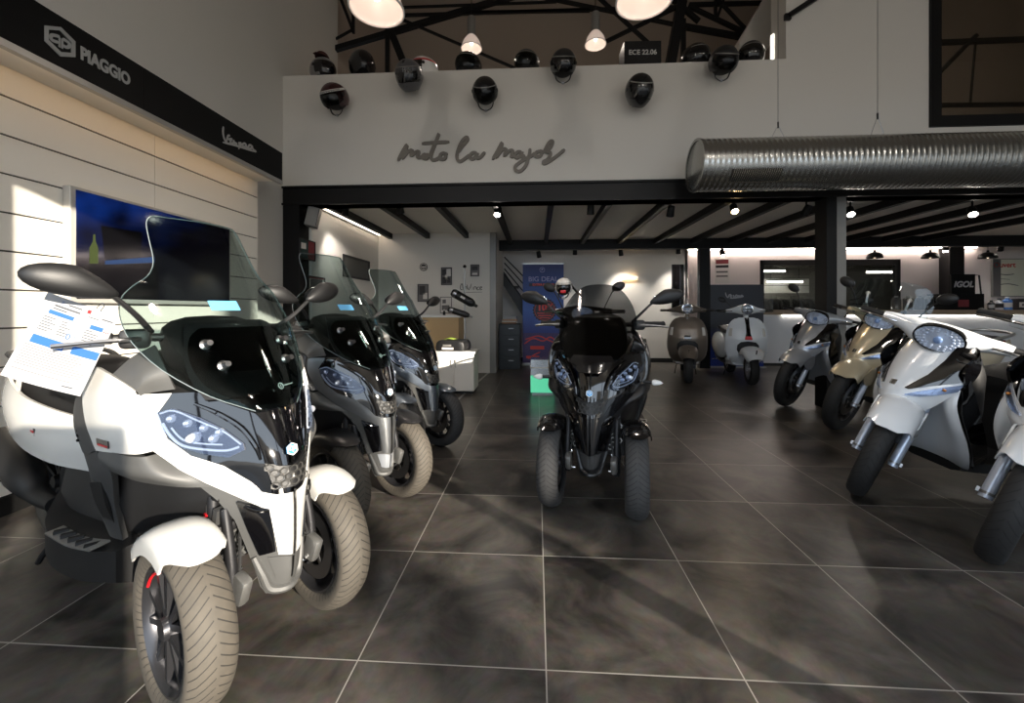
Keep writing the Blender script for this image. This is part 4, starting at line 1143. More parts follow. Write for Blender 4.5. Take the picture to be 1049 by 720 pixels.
# black fascia with its signs
FX = -2.62; FZ0, FZ1 = 2.425, 2.74
t = thing('sign_fascia', 'long black fascia above the slatted wall carrying pale grey brand lettering', 'sign', (FX, 1.2, 2.42))
fb = M().box(-.28, 0, Y0-1.2, 2.62-1.2, .035, .32).box(-.28, 0, 2.623-1.2, 4.13-1.2, .035, .32)
fb.build('fascia_box', SIGNB, t, smooth=False)
M().box(-.035, .004, Y0-1.2, 4.13-1.2, .0, .035).build('lower_rail', ALU, t, smooth=False)
M().box(-.275, -.036, Y0-1.2, 4.12-1.2, .030, .0352).build('soffit', WHITEM, t, smooth=False)
ln = M().box(-.042, -.0355, Y0-1.2, 4.05-1.2, .004, .029).build('light_strip', emit('warm_led', (255, 206, 146), 3.0), t, smooth=False)
def on_fascia(u, v, h=0):      # u along +Y, v up, in the fascia's own space
    return Vector((h+.0005, u, v))
def fpx(px, py):
    p = at_x(px, py, FX); return p.y-1.2, p.z-2.42
# hexagon badge, traced corner by corner, and the double letter inside it
def c3(x, y): return fpx(35+x/9.0, 15+y/9.0)
hexo = [c3(*p) for p in [(92,100),(238,115),(372,248),(372,392),(236,385),(92,242)]]
hexi = [c3(*p) for p in [(125,138),(232,145),(338,258),(338,352),(240,345),(125,232)]]
hm = M()
for i in range(6):
    j = (i+1) % 6
    q = [hexo[i], hexo[j], hexi[j], hexi[i]]
    hm.add([on_fascia(*p, .006) for p in q]+[on_fascia(*p, 0) for p in q], [(0,1,2,3),(4,7,6,5),(0,4,5,1),(1,5,6,2),(2,6,7,3),(3,7,4,0)])
hb = hm.build('hexagon_logo', SIGNG, t, smooth=False)
strokes([[c3(*p) for p in l] for l in [[(230,300),(232,210)], [(232,205),(205,195),(165,188),(150,200),(155,228),(185,245),(222,255)], [(255,312),(257,225)], [(257,222),(290,240),(318,265),(318,295),(292,300),(258,280)], [(150,190),(230,198)]]], 'logo_letter', SIGNG, .008, on_fascia, hb, 3)
tx = ntext('PIAGGIO', .150, 'brand_lettering', SIGNG, t, .003, .006)
a = Vector(c3(425,365)); b = Vector(c3(880,600))
wx_ = max(v.co.x for v in tx.data.vertices)-min(v.co.x for v in tx.data.vertices)
kx = (b.x-a.x)/wx_
hgt = .078
ky = hgt/(max(v.co.y for v in tx.data.vertices)-min(v.co.y for v in tx.data.vertices))
tx.rotation_euler = (R(90), 0, R(90)); tx.scale = (kx, ky, 1); tx.location = (.001, (a.x+b.x)/2, (a.y+b.y)/2)
# flowing script word
def c2(x, y): return fpx(220+x/14.4, 120+y/14.4)
strokes([[c2(*p) for p in l] for l in [
    [(125,140),(118,220),(135,310),(165,365),(180,310),(195,275),(220,270)],
    [(195,330),(235,320),(250,330),(225,355),(240,385),(285,375)],
    [(285,340),(275,365),(320,390),(310,410),(285,405)],
    [(345,375),(360,395),(350,470)],[(345,390),(380,380),(385,410),(355,420)],
    [(460,400),(430,385),(405,410),(430,440),(455,420),(458,400),(465,440),(490,445)],
    [(545,425),(515,410),(490,440),(515,465),(540,450),(548,425),(560,470),(610,510)],
    [(115,370),(330,425),(600,512)]]], 'script_lettering', SIGNG, .0085, on_fascia, t, 3)

# ------------------------------------------------------------------ television on the slat wall
TX = SX+.055
a = at_x(72,190,TX); b = at_x(77,310,TX); y1 = 3.70
zb_, zt_ = b.z, 1.885
t = thing('television', 'large wall television with a dark blue picture on the slatted wall', 'television', (SX, (a.y+y1)/2, zb_))
cy = t.location.y
M().box(.002, .055, a.y-cy, y1-cy, 0, zt_-zb_).build('casing', mat('tv_frame', (190,188,182), .35, .4), t, bevel=.004, smooth=False)
tvm = bpy.data.materials.new('tv_picture'); tvm.use_nodes = True
nt = tvm.node_tree; pb = nt.nodes['Principled BSDF']; L = nt.links.new
pb.inputs['Base Color'].default_value = (.004,.004,.006,1); pb.inputs['Roughness'].default_value = .08
tc = N('ShaderNodeTexCoord'); sp = N('ShaderNodeSeparateXYZ'); L(tc.outputs['Object'], sp.inputs[0])
ns = N('ShaderNodeTexNoise'); ns.inputs['Scale'].default_value = 5; ns.inputs['Detail'].default_value = 1; L(tc.outputs['Object'], ns.inputs['Vector'])
hgt_ = MT('MULTIPLY', MT('SUBTRACT', sp.outputs[2], .22), 1.6)
hh = MT('MULTIPLY', MT('MAXIMUM', hgt_, 0.0), MT('MAXIMUM', MT('SUBTRACT', 1.0, MT('MULTIPLY', MT('ADD', sp.outputs[1], .62), .8)), 0.02))
va = MT('MULTIPLY', hh, MT('ADD', MT('MULTIPLY', ns.outputs['Fac'], 1.6), -.35))
rp = N('ShaderNodeValToRGB'); L(va, rp.inputs[0])
rp.color_ramp.elements[0].color = (.0,.0,.004,1); rp.color_ramp.elements[0].position = .05
rp.color_ramp.elements[1].color = (.008,.06,.42,1); rp.color_ramp.elements[1].position = .75
L(rp.outputs[0], pb.inputs['Emission Color']); pb.inputs['Emission Strength'].default_value = .42
s_ = M().box(.055, .058, a.y-cy+.03, y1-cy-.02, .03, zt_-zb_-.02).build('screen', tvm, t, smooth=False)
def tvp(px, py):
    p = at_x(px, py, TX); return Vector((.0585, p.y-cy, p.z-zb_))
# the things shown in the picture: a dark monitor, a desk and a green bottle, printed flat on the glass
def pic(name, pts, m, h=.0):
    P = [tvp(*p) for p in pts]
    return M().add([p+Vector((h,0,0)) for p in P]+[p-Vector((.0004,0,0)) for p in P], [tuple(range(len(P)))]).build(name, m, s_, smooth=False)
DK = mat('tv_dark', (9,9,12), .12)
pic('pictured_monitor', [(103,231),(145,238),(144,266),(107,265)], DK, .0003)
pic('pictured_desk', [(76,274),(104,268),(162,271),(162,306),(78,306)], DK, .0002)
pic('pictured_glow', [(107,267),(158,263),(158,269),(107,271)], emit('tv_blue', (40,110,190), .22), .0004)
pic('pictured_bottle', [(91,270),(91,254),(94.5,247),(95,240),(97,240),(97.5,247),(100,254),(100,270)], emit('tv_green', (84,100,30), .5), .0004)

# ------------------------------------------------------------------ lettering on the parapet
t = thing('wall_lettering', 'large brown handwritten style lettering across the parapet wall', 'lettering', tuple(at_y(493,158,HY)))
o0 = t.location
def pl(x, y):
    p = at_y(400+x/5.521, 130+y/5.521, HY-.0)
    return p.x-o0.x, p.z-o0.z
def pm_(u, v, h): return Vector((u, -h-.004, v))
SW = .019
WORDS = {'moto': [[(45,195),(70,145),(95,105),(88,140),(70,180),(100,145),(125,135),(118,165),(140,150),(162,142),(155,175),(180,172),(205,160)],
                  [(205,160),(190,160),(185,178),(205,182),(215,165),(205,158),(225,165),(235,140),(270,60),(275,45),(255,100),(232,165),(240,190),(265,185),(285,170)],
                  [(180,98),(250,92),(335,88)],
                  [(305,150),(285,160),(285,185),(310,182),(312,160),(300,152),(325,158)]],
         'la': [[(380,150),(410,110),(438,75),(430,62),(405,85),(382,140),(378,180),(395,198),(425,180),(450,160)],
                [(490,150),(465,150),(448,172),(465,185),(488,165),(492,150),(490,178),(510,175),(535,145)]],
         'major': [[(578,188),(605,140),(632,92),(622,130),(600,175),(630,135),(655,130),(645,165),(670,140),(692,138),(684,170),(702,165)],
                   [(742,145),(720,145),(704,165),(718,178),(738,160),(745,145),(742,172),(762,165)],
                   [(790,125),(785,160),(765,220),(735,252),(710,248),(708,225),(745,195),(800,165),(820,150)],
                   [(848,140),(825,148),(822,170),(848,168),(855,148),(845,140),(868,148)],
                   [(868,148),(885,110),(905,85),(918,90),(900,125),(868,140),(905,150),(890,185),(865,200),(872,210),(910,190),(950,160),(985,130)]]}
for w, ls in WORDS.items():
    strokes([[pl(*p) for p in l] for l in ls], 'lettering_word', LETTER, SW, pm_, t, 4, .02)
# ------------------------------------------------------------------ overhead things
GALV = mat('galvanised', (178, 178, 174), 0.27, 0.95, bump=0.12, bscale=60)
t = thing('ventilation_duct', 'fat galvanised spiral duct hanging across the tall white wall', 'duct', (1.60, 4.30, 2.58))
prof = []
x = 0.0; DR = .255
prof.append((0, 0)); prof.append((DR-.004, 0)); prof.append((DR, .004))
xx = .03
while xx < 7.7:
    for dx, dr in ((0, 0), (.005, .0022), (.009, .0022), (.014, 0)):
        prof.append((DR+dr, xx+dx))
    xx += .05
prof.append((DR, 7.8)); prof.append((0, 7.8))
M().lathe(prof, ax='x', n=48).build('duct_tube', GALV, t, angle=50)
M().lathe([(DR-.02,-.004),(DR+.008,-.004),(DR+.008,.02),(DR,.02)], ax='x', n=48).build('end_collar', GALV, t)
def duct_pt(px, py):
    # where the pixel's ray meets the near side of the duct
    r = ray(px, py); o = Vector((0,0,CAMH)); c = Vector((0,4.30,2.58))
    a = r.y*r.y+r.z*r.z; b = 2*(r.y*(0-c.y)+r.z*(CAMH-c.z)); cc = c.y**2+(CAMH-c.z)**2-(DR+.006)**2
    q = (-b-math.sqrt(max(0, b*b-4*a*cc)))/(2*a)
    return o+r*q
p0, p1 = duct_pt(750,173), duct_pt(797,185)
ang0 = math.atan2(p0.z-2.58, 4.30-p0.y); ang1 = math.atan2(p1.z-2.58, 4.30-p1.y)
x0, x1 = p0.x-1.6, p1.x-1.6
def dp(x, a, h=0): return Vector((x, -math.cos(a)*(DR+h), math.sin(a)*(DR+h)))
fr = M(); fr.grid([[dp(x0-.02+(x1-x0+.04)*i/6, ang1-.05+(ang0-ang1+.1)*j/6, .010) for i in range(7)] for j in range(7)], .006, 1)
g = fr.build('vent_frame', GALV, t)
sl = M(); sl.grid([[dp(x0+(x1-x0)*i/6, ang1+(ang0-ang1)*j/6, .0125) for i in range(7)] for j in range(7)], .002, 1)
gb = sl.build('vent_opening', mat('vent_dark', (16,15,14), .8), g)
sl = M()
for i in range(1, 24):
    x = x0+(x1-x0)*i/24
    sl.tube([dp(x+.012*(j/4-.5), ang1+(ang0-ang1)*j/4, .016) for j in range(5)], .0022, 5)
tag(sl.build('vent_slats', GALV, g), kind='stuff')
for i, px in enumerate((797, 899)):
    a = at_y(px, 128 if i == 0 else 119, 4.30)
    w = thing('suspension_cable', ['steel cable with forked lower end holding the left end of the duct', 'steel cable with forked lower end holding the duct further right'][i], 'cable', (a.x, 4.30, a.z), 0, 'duct suspension cables')
    M().tube([(0,0,0),(0.0,0,7.6-a.z)], .003, 5).build('cable', STEEL, w)
    M().tube([(0,0,0),(-.07,0,2.58+.25-a.z)], .0025, 5).tube([(0,0,0),(.07,0,2.58+.25-a.z)], .0025, 5).build('fork', STEEL, w)
    M().lathe([(0,-.03),(.008,-.03),(.008,.03),(0,.03)], n=8).build('ferrule', BSTEEL, w)

# big bell lamps in the hall, smaller bells above the loft
BELL = mat('bell_glass', (236, 226, 218), 0.25, 0, .3, emit=(255, 224, 206), estr=.25)
BULB = emit('bulb_glow', (255, 240, 224), 3)
def bell(px, py, Y, rad, label, top, pos=None, power=None):
    a = Vector(pos) if pos else at_y(px, py, Y)
    t = thing('pendant_lamp', label, 'lamp', tuple(a), 0, 'bell pendant lamps')
    r = rad
    M().lathe([(r,0),(r*.98,.02*r),(r*.93,.25*r),(r*.80,.65*r),(r*.58,1.0*r),(r*.36,1.25*r),(r*.30,1.3*r),(r*.28,1.28*r),(r*.55,.95*r),(r*.76,.62*r),(r*.89,.25*r),(r*.94,.02*r),(r,0)], n=36).build('bell_shade', BELL, t)
    M().lathe([(r*.97,-.015*r),(r*1.02,.0),(r*1.02,.04*r),(r*.97,.05*r)], n=36).build('rim', WHITEP, t)
    M().lathe([(0,1.22*r),(r*.40,1.24*r),(r*.42,2.8*r),(r*.36,3.0*r),(0,3.0*r)], n=20).build('ballast_housing', GSTEEL, t)
    M().tube([(0,0,2.28*r),(0,0,top-a.z)], .006, 6).build('cord', BSTEEL, t)
    M().ell((0,0,.62*r), (r*.18,r*.18,r*.30), 16, 10).build('bulb', BULB, t)
    l = bpy.data.lights.new('bell_light', 'SPOT'); l.energy = 40 if r > .18 else 30; l.spot_size = R(140); l.spot_blend = 1; l.color = (1,.86,.74); l.shadow_soft_size = r*.5
    if power:
        l.type = 'POINT'; l = bpy.data.lights[l.name]; l.energy = power; l.color = (1,.94,.86)
    o = bpy.data.objects.new('bell_light', l); COL.objects.link(o); o.parent = t; o.location = (0,0,-.08 if power else .25*r)
bell(386, 10, 3.1, .205, 'large glowing bell lamp hanging high on the left of the hall', 7.6)
bell(660, 1, 3.1, .205, 'large glowing bell lamp cut by the top edge, right of the roof centre', 7.6)
bell(483, 50, 5.9, .150, 'small glowing bell lamp hanging above the left part of the parapet', 7.6)
bell(610, 46, 5.9, .150, 'small glowing bell lamp hanging left of the black carton on the parapet', 7.6)

bell(0,0,0,.205,'bell lamp hanging over the entrance side of the hall, left one', 7.6, (-1.3,-.5,4.3), 36)  # three unseen fill lamps added behind the camera to brighten the upper wall
bell(0,0,0,.205,'bell lamp hanging over the entrance side of the hall, middle one', 7.6, (1.6,-.5,4.3), 36)
bell(0,0,0,.205,'bell lamp hanging over the entrance side of the hall, right one', 7.6, (4.6,-.5,4.3), 36)

# roof steelwork, one truss
TY = 6.25
o0 = Vector((0.3, TY, 4.4))
t = thing('roof_truss', 'black steel roof truss of crossing bars behind the parapet', 'truss', tuple(o0))
def seg(a, b, wpx, Y=TY):
    A, B = at_y(*a, Y)-o0, at_y(*b, Y)-o0
    M().bar(A, B, wpx/FPX*Y).build('truss_bar', BSTEEL, t, smooth=False)
for s_ in [((319,-60),(319,82),5), ((270,-16),(318,58),3.4), ((345,-12),(362,32),3), ((362,-40),(362,34),2.6), ((322,52),(362,30),2), ((338,52),(560,-14),5),
           ((397,30),(397,80),4), ((398,26),(416,70),7), ((404,16),(700,7),2.6), ((404,8),(570,2),2), ((412,20),(528,70),2.2), ((470,13),(604,11),2.6),
           ((540,-6),(700,27),3), ((700,27),(776,41),4.6), ((605,-10),(664,44),3), ((618,44),(700,4),3.2), ((704,-30),(686,70),9), ((700,20),(700,70),4), ((706,5),(790,3),3.2),
           ((705,6),(764,34),3.4), ((728,-8),(764,30),2.6), ((733,-20),(733,20),2.6), ((748,-20),(734,20),2.4), ((690,0),(716,22),4)]:
    seg(*s_)
# sloping white roof panel, dark end plate and a narrow lit slot right of the truss
A = [at_y(*p, 5.9) for p in [(757,62),(757,42),(800,-30),(850,-30),(846,0),(796,36),(778,62)]]
struct('trim_40', M().prism([(p.x, p.z) for p in A], 5.9, 6.05, 'xz'), WALLM, smooth=False)
a, b = at_y(791,36,5.16), at_y(794.5,62,5.16)
t = thing('light_tube', 'narrow upright light tube at the right end of the parapet', 'lamp', (a.x, 5.16, PT))
M().box(0, b.x-a.x, -.02, .02, .0, a.z-PT).build('tube', emit('tube_white', (255, 244, 230), 5), t, smooth=False)
M().box(-.01, b.x-a.x+.01, .02, .035, .0, a.z-PT+.02).build('batten', WHITEP, t, smooth=False)
a, b = at_y(808,16,4.86), at_y(842,-6,4.86)
M1 = thing('cable_bracket', 'black slanting bracket high on the white wall above the duct', 'bracket', tuple(a))
M().bar((0,0,0), b-a, .05).build('arm', BSTEEL, M1, smooth=False)
M().rbox((0,.022,0), (.07,.04,.07)).build('foot_plate', BSTEEL, M1, bevel=.004)

# ------------------------------------------------------------------ helmets
H_BLK = mat('helmet_black', (24,24,26), .22, 0, .35); H_MAT = mat('helmet_matte', (30,31,33), .42); H_GRY = mat('helmet_grey', (92,92,94), .32, .2)
H_BURG = mat('helmet_burgundy', (58,24,28), .25, 0, .3); H_WHT = mat('helmet_white', (220,218,214), .25, 0, .5); H_SIL = mat('helmet_silver', (150,150,150), .3, .5)
LINER = mat('helmet_lining', (26,24,24), .85); VISOR = mat('helmet_visor', (12,12,14), .08, .1, .6); CVIS = glass('helmet_clear_visor', (170,174,178))
HFULL = [False]
def hpatch(th0, th1, ph0, ph1, r, n=18, m=12, chin=0.0, thick=.006):
    # th from the crown down, ph around from the back (0) to the front (pi)
    g = []
    zlow = 1.02 + .9*chin*0 + (.22 if chin or HFULL[0] else .04)
    for i in range(m+1):
        th = th0+(th1-th0)*i/m
        row = []
        for j in range(n+1):
            ph = ph0+(ph1-ph0)*j/n
            fx = -math.cos(ph)           # +1 towards the front
            k = 1.0
            z = math.cos(th)*(1.02 if th < PI/2 else zlow)
            y = -fx*math.sin(th)*(1.17 if fx < 0 else 1.12 + chin*max(0, -z))
            if z < -.35: k = 1-.18*min(1, (-z-.35)/.6)
            x = math.sin(ph)*math.sin(th)*.93*k
            row.append(Vector((x*r, y*r, z*r)))
        g.append(row)
    return M().grid(g, thick, -1)
def helmet(label, p, rot, kind, shell, visor=VISOR, stripe=None, r=.150, group=None):
    t = thing('helmet', label, 'helmet', tuple(p), 0, group)
    t.rotation_euler = rot
    HFULL[0] = kind == 'full'
    if kind == 'full':
        hpatch(0, R(78), 0, 2*PI, r, 32, 12).build('shell', shell, t)
        hpatch(R(78), R(142), R(-118), R(118), r, 26, 8).build('shell_back', shell, t)
        hpatch(R(112), R(146), R(112), R(248), r, 16, 6, .35).build('chin_bar', shell, t)
        hpatch(R(62), R(113), R(104), R(256), r*1.015, 20, 8, .1, .003).build('visor', visor, t)
        hpatch(R(58), R(62), R(104), R(256), r*1.02, 20, 2, .1, .004).build('visor_rim', GSTEEL, t)
        for sx in (-1, 1):
            M().lathe([(0,-.004),(.022,-.004),(.020,.006),(0,.008)], (sx*r*.93,-.02,.0), (sx,0,0), 14).build('visor_pivot', PLAST, t)
        M().rbox((0,-r*1.10,-r*.66), (.05,.02,.014)).build('chin_vent', PLAST, t, bevel=.004)
        M().rbox((0,-r*.62,r*.86), (.03,.06,.014), (R(32),0,0)).build('crown_vent', PLAST, t, bevel=.004)
    else:
        hpatch(0, R(72), 0, 2*PI, r, 32, 12).build('shell', shell, t)
        hpatch(R(72), R(128), R(-122), R(122), r, 26, 8).build('shell_back', shell, t)
        hpatch(R(66), R(118), R(100), R(260), r*1.03, 20, 8, 0, .003).build('visor', visor, t)
        hpatch(R(62), R(66), R(100), R(260), r*1.03, 20, 2, 0, .004).build('visor_rim', GSTEEL, t)
        for sx in (-1, 1):
            M().lathe([(0,-.004),(.020,-.004),(.018,.006),(0,.008)], (sx*r*.95,-.015,.015), (sx,0,0), 14).build('visor_pivot', PLAST, t)
        if group and 'standing' in group: pass
        else: M().tube([(-r*.62,-.03,-r*.62),(-r*.45,-.05,-r*1.05),(0,-.06,-r*1.24),(r*.45,-.05,-r*1.05),(r*.62,-.03,-r*.62)], .009, 8, 4, flat=.5).build('chin_strap', RUBBER, t)
        if not (group and 'standing' in group): M().rbox((0,-.064,-r*1.22), (.03,.012,.03)).build('buckle', STEEL, t, bevel=.004)
    M().ell((0,.004,-.01), (r*.86,r*1.0,r*.84), 20, 12).build('lining', LINER, t)
    if stripe:
        g = hpatch(R(60), R(70), 0, 2*PI, r*1.012, 32, 3).build('stripe', stripe, t)
    return t
def hw(px, py, dy=.19): return at_y(px, py, HY-dy)
FRT = R(0)
helmet('burgundy open-face helmet with white band, lowest on the parapet at far left', hw(343,100), (R(30),0,R(-18)), 'jet', H_BURG, CVIS, H_WHT, group='helmets mounted on the parapet face')
helmet('grey and black full-face helmet mounted above the left end of the large wall lettering', hw(419,77), (R(30),0,R(-6)), 'full', H_GRY, VISOR, r=.158, group='helmets mounted on the parapet face')
helmet('glossy black open-face helmet with dangling strap above the middle of the large wall lettering', hw(497,94), (R(38),0,R(-2)), 'jet', H_BLK, CVIS, group='helmets mounted on the parapet face')
helmet('dark matte open-face helmet at the parapet edge below the right small bell lamp', hw(577,66), (R(28),0,R(4)), 'jet', H_MAT, VISOR, group='helmets mounted on the parapet face')
helmet('all black full-face helmet mounted right of the lettering, under the carton', hw(655,92), (R(34),0,R(6)), 'full', H_BLK, VISOR, r=.158, group='helmets mounted on the parapet face')
helmet('black open-face helmet mounted highest at the right end of the parapet', hw(741,63), (R(30),0,R(8)), 'jet', H_MAT, CVIS, group='helmets mounted on the parapet face')
for o in [o for o in COL.objects if o.get('group') == 'helmets mounted on the parapet face']:
    M().tube([(0,.06,-.03),(0,.19,-.03)], .016, 8).build('wall_bracket', BSTEEL, o)
    o.children[-1].matrix_basis = Euler(o.rotation_euler).to_matrix().inverted().to_4x4() @ Matrix.Identity(4)
def ht(px, Y=5.05): 
    a = at_y(px, 60, Y); return Vector((a.x, Y, PT+.132))
gt = 'helmets standing on top of the parapet'
helmet('silver grey open-face helmet with brown crown standing at the far left parapet end', ht(331), (0,0,R(60)), 'jet', H_SIL, VISOR, group=gt)
h2 = helmet('large black full-face helmet standing tilted on the parapet beside the silver one', ht(371)+Vector((0,0,.045)), (R(-20),0,R(30)), 'full', H_BLK, VISOR, r=.165, group=gt)
helmet('white helmet with red side patch half hidden behind the grey mounted helmet', ht(434,5.1), (0,0,R(-70)), 'jet', H_WHT, VISOR, RED, group=gt)
helmet('shiny black open-face helmet standing under the left small bell lamp', ht(480), (0,0,R(-40)), 'jet', H_BLK, CVIS, group=gt)
helmet('dark grey open-face helmet standing right of the middle of the parapet', ht(540), (0,0,R(-30)), 'jet', H_MAT, CVIS, group=gt)
helmet('black helmet standing on the parapet just right of the truss foot', ht(712), (0,0,R(40)), 'jet', H_BLK, VISOR, group=gt)
helmet('white and black helmet standing behind the rightmost mounted helmet', ht(738,5.18), (0,0,R(0)), 'jet', H_WHT, VISOR, group=gt)
helmet('matte black helmet standing at the right end of the helmet row', ht(769), (0,0,R(-30)), 'jet', H_MAT, VISOR, group=gt)
a = ht(331); c = thing('cap', 'brown cap lying on the silver helmet at the left parapet end', 'cap', (a.x-.01, 5.05, a.z+.146))
hpatch(0, R(80), 0, 2*PI, .085, 20, 6).build('crown', mat('cap_brown', (74,36,30), .8), c)
M().sheet([[(-.06,-.06,.015),(0,-.085,.02),(.06,-.06,.015)],[(-.05,-.13,.0),(0,-.15,.0),(.05,-.13,.0)]], 4, 3, .004).build('peak', mat('cap_brown', (74,36,30), .8), c)
a = at_y(645,62,5.05)
t = thing('carton', 'black helmet carton with pale lettering standing on the parapet', 'box', (a.x+.12, 5.06, PT), R(2))
M().box(-.215, .215, -.13, .13, 0, .285).build('carton_body', mat('carton_black', (14,14,15), .4), t, bevel=.003, smooth=False)
for s_, z_, n_ in (('ECE 22.06', .15, .078),):
    q = ntext(s_, n_, 'carton_lettering', mat('carton_letter', (190,188,184), .5), t, .001, .002)
    q.rotation_euler = (R(90),0,0); q.location = (0,-.132,z_)
ring = M().lathe([(.075,0),(.080,0),(.080,.002),(.075,.002),(.075,0)], (0,-.1315,.15), (0,-1,0), 24).build('printed_ring', H_MAT, t)

# ------------------------------------------------------------------ track spots
SPOTE = emit('spot_glow', (255, 246, 232), 30); SPOTW = emit('spot_glow_warm', (255, 214, 150), 40)
def track_spot(px, py, Y, lit, label, aim=(0,-.3,-1), warm=False, energy=0, top=2.50):
    a = at_y(px, py, Y)
    t = thing('track_spotlight', label, 'spotlight', (a.x, Y, top), 0, 'black ceiling spotlights')
    z = a.z-top
    M().box(-.05, .05, -.02, .02, -.035, 0).build('adapter', BSTEEL, t, bevel=.004)
    M().tube([(0,0,-.03),(0,0,z+.03)], .010, 8).build('stem', BSTEEL, t)
    d = Vector(aim).normalized()
    hd = M().lathe([(0,-.075),(.036,-.075),(.042,-.065),(.045,.0),(.048,.055),(.043,.060),(.040,.050),(0,.045)], (0,0,z), tuple(d), 20)
    h = hd.build('lamp_head', BSTEEL, t)
    M().lathe([(0,.0515),(.039,.0515),(.039,.0535),(0,.0535)], (0,0,z), tuple(d), 20).build('lens', (SPOTW if warm else SPOTE) if lit else VISOR, h)
    if energy:
        l = bpy.data.lights.new('spot_beam', 'SPOT'); l.energy = energy; l.spot_size = R(86); l.spot_blend = .7; l.shadow_soft_size = .05
        l.color = (1,.80,.55) if warm else (1,.93,.84)
        o = bpy.data.objects.new('spot_beam', l); COL.objects.link(o); o.parent = t
        o.location = Vector((0,0,z))+d*.075; o.rotation_euler = d.to_track_quat('-Z','Y').to_euler()
S1, S2 = 5.35, 8.62
track_spot(354,216,S1,True,'lit ceiling spotlight nearest the left corner of the back room',(-.25,.5,-1),energy=30)
track_spot(410,214,S1,False,'unlit ceiling spotlight second from the left behind the header beam',(0,.5,-1))
track_spot(510,217,S1,True,'lit ceiling spotlight facing the entrance above the blue banner',(-.1,-.7,-1),energy=9)
track_spot(605,215,S1,False,'unlit ceiling spotlight right of the blue banner, near the header',(0,.3,-1))
track_spot(687,217,S1,False,'unlit ceiling spotlight above the taupe scooter, near the header',(0,.5,-1))
track_spot(752,214,S1,True,'warm glaring ceiling spotlight under the left end of the duct',(-.15,-.8,-.9),True,energy=8)
track_spot(826,216,S1,False,'unlit square-on ceiling spotlight just left of the steel column',(-.3,.5,-1))
track_spot(871,217,S1,True,'lit ceiling spotlight just right of the steel column',(-.35,-.8,-1),energy=9)
track_spot(996,217,S1,True,'lit ceiling spotlight above the reception, furthest right by the header',(-.5,-.8,-1),energy=9)
track_spot(552,261,S2,True,'lit ceiling spotlight just right above the blue banner, behind the second beam',(.2,.25,-1),energy=48)
track_spot(589,258,S2,False,'unlit ceiling spotlight behind the second beam, right of the banner',(0,.3,-1))
track_spot(636,259,S2,True,'lit ceiling spotlight right above the wall sconce',(.2,.3,-1),energy=50)
track_spot(695,257,S2,True,'lit ceiling spotlight above the narrow mirror',(.1,.3,-1),energy=44)
track_spot(740,259,S2,True,'lit ceiling spotlight above the dark blue standing panel',(.1,-.3,-1),energy=32)
track_spot(843,258,S2,True,'lit ceiling spotlight just left of the column, behind the second beam',(.2,-.2,-1),energy=26)
track_spot(969,255,S2,True,'glaring ceiling spotlight beside the black pillar at the reception',(-.3,-.2,-.8),energy=22)
track_spot(1025,254,S2,True,'dim ceiling spotlight at the right over the reception wall',(.3,.5,-1),energy=12)
# concealed strip along the reception ceiling
t = thing('light_strip', 'bright concealed light strip along the top of the reception wall', 'light strip', (3.3, 9.52, 2.47))
M().box(0, 6.2, 0, .05, 0, .028).build('diffuser', emit('strip_white', (255, 236, 226), 20), t, smooth=False)
M().box(-.0, 6.2, .05, .075, -.01, .03).build('channel', WHITEP, t, smooth=False)
# cove strip on the left wall of the back room
t = thing('light_strip', 'hidden light strip high on the left wall of the back room', 'light strip', (-2.83, 5.2, 2.468))
M().box(0, .03, 0, 2.1, 0, .02).build('diffuser', emit('strip_cove', (255, 236, 214), 7), t, smooth=False)
M().box(-.03, .0, 0, 2.1, -.01, .032).build('channel', WHITEP, t, smooth=False)

# ------------------------------------------------------------------ back room, left part
def picture(px0, py0, px1, py1, plane, pos, label, m_frame, blocks, name='picture_frame', cat='picture'):
    f = at_y if plane == 'y' else at_x
    a, b = f(px0, py0, pos), f(px1, py1, pos)
    if plane == 'y':
        w, h = b.x-a.x, a.z-b.z
        t = thing(name, label, cat, ((a.x+b.x)/2, pos, b.z))
    else:
        w, h = b.y-a.y, a.z-b.z
        t = thing(name, label, cat, (pos, (a.y+b.y)/2, b.z), R(90))
    fr = M()
    e = min(w, h)*.06
    fr.box(-w/2, w/2, -.018, 0, 0, e).box(-w/2, w/2, -.018, 0, h-e, h).box(-w/2, -w/2+e, -.018, 0, e, h-e).box(w/2-e, w/2, -.018, 0, e, h-e)
    fr.build('frame', m_frame, t, smooth=False)
    M().box(-w/2+e*.5, w/2-e*.5, -.010, -.001, e*.5, h-e*.5).build('print', blocks[0], t, smooth=False)
    for i, (u0, v0, u1, v1, m) in enumerate(blocks[1:]):
        q = M().prism([(-w/2+u0*w, v0*h), (-w/2+u1*w, v0*h*1.02), (-w/2+u1*w*.98, v1*h), (-w/2+u0*w*1.02, v1*h*.98)], -.0115, -.0095, 'xz')
        q.build('printed_patch', m, t, smooth=False)
    return t
PG = mat('print_grey', (96,92,92), .6); PD = mat('print_dark', (34,32,34), .6); PW = mat('print_white', (200,196,190), .6); PRD = mat('print_red', (120,40,44), .6); PT_ = mat('print_teal', (34,62,60), .6)
YP = 7.345
tt = thing('round_sign', 'small round dark sign on the white partition wall', 'sign', tuple(at_y(434,273.5,YP)))
M().lathe([(0,-.012),(.072,-.012),(.072,0),(0,0)], ax='y', n=28).build('disc', PD, tt)
M().lathe([(.050,-.0135),(.060,-.0135),(.060,-.012),(.050,-.012)], ax='y', n=28).build('ring', PW, tt)
M().rbox((0,-.013,0), (.08,.003,.02)).rbox((0,-.013,-.03), (.04,.003,.012)).build('emblem', PW, tt)
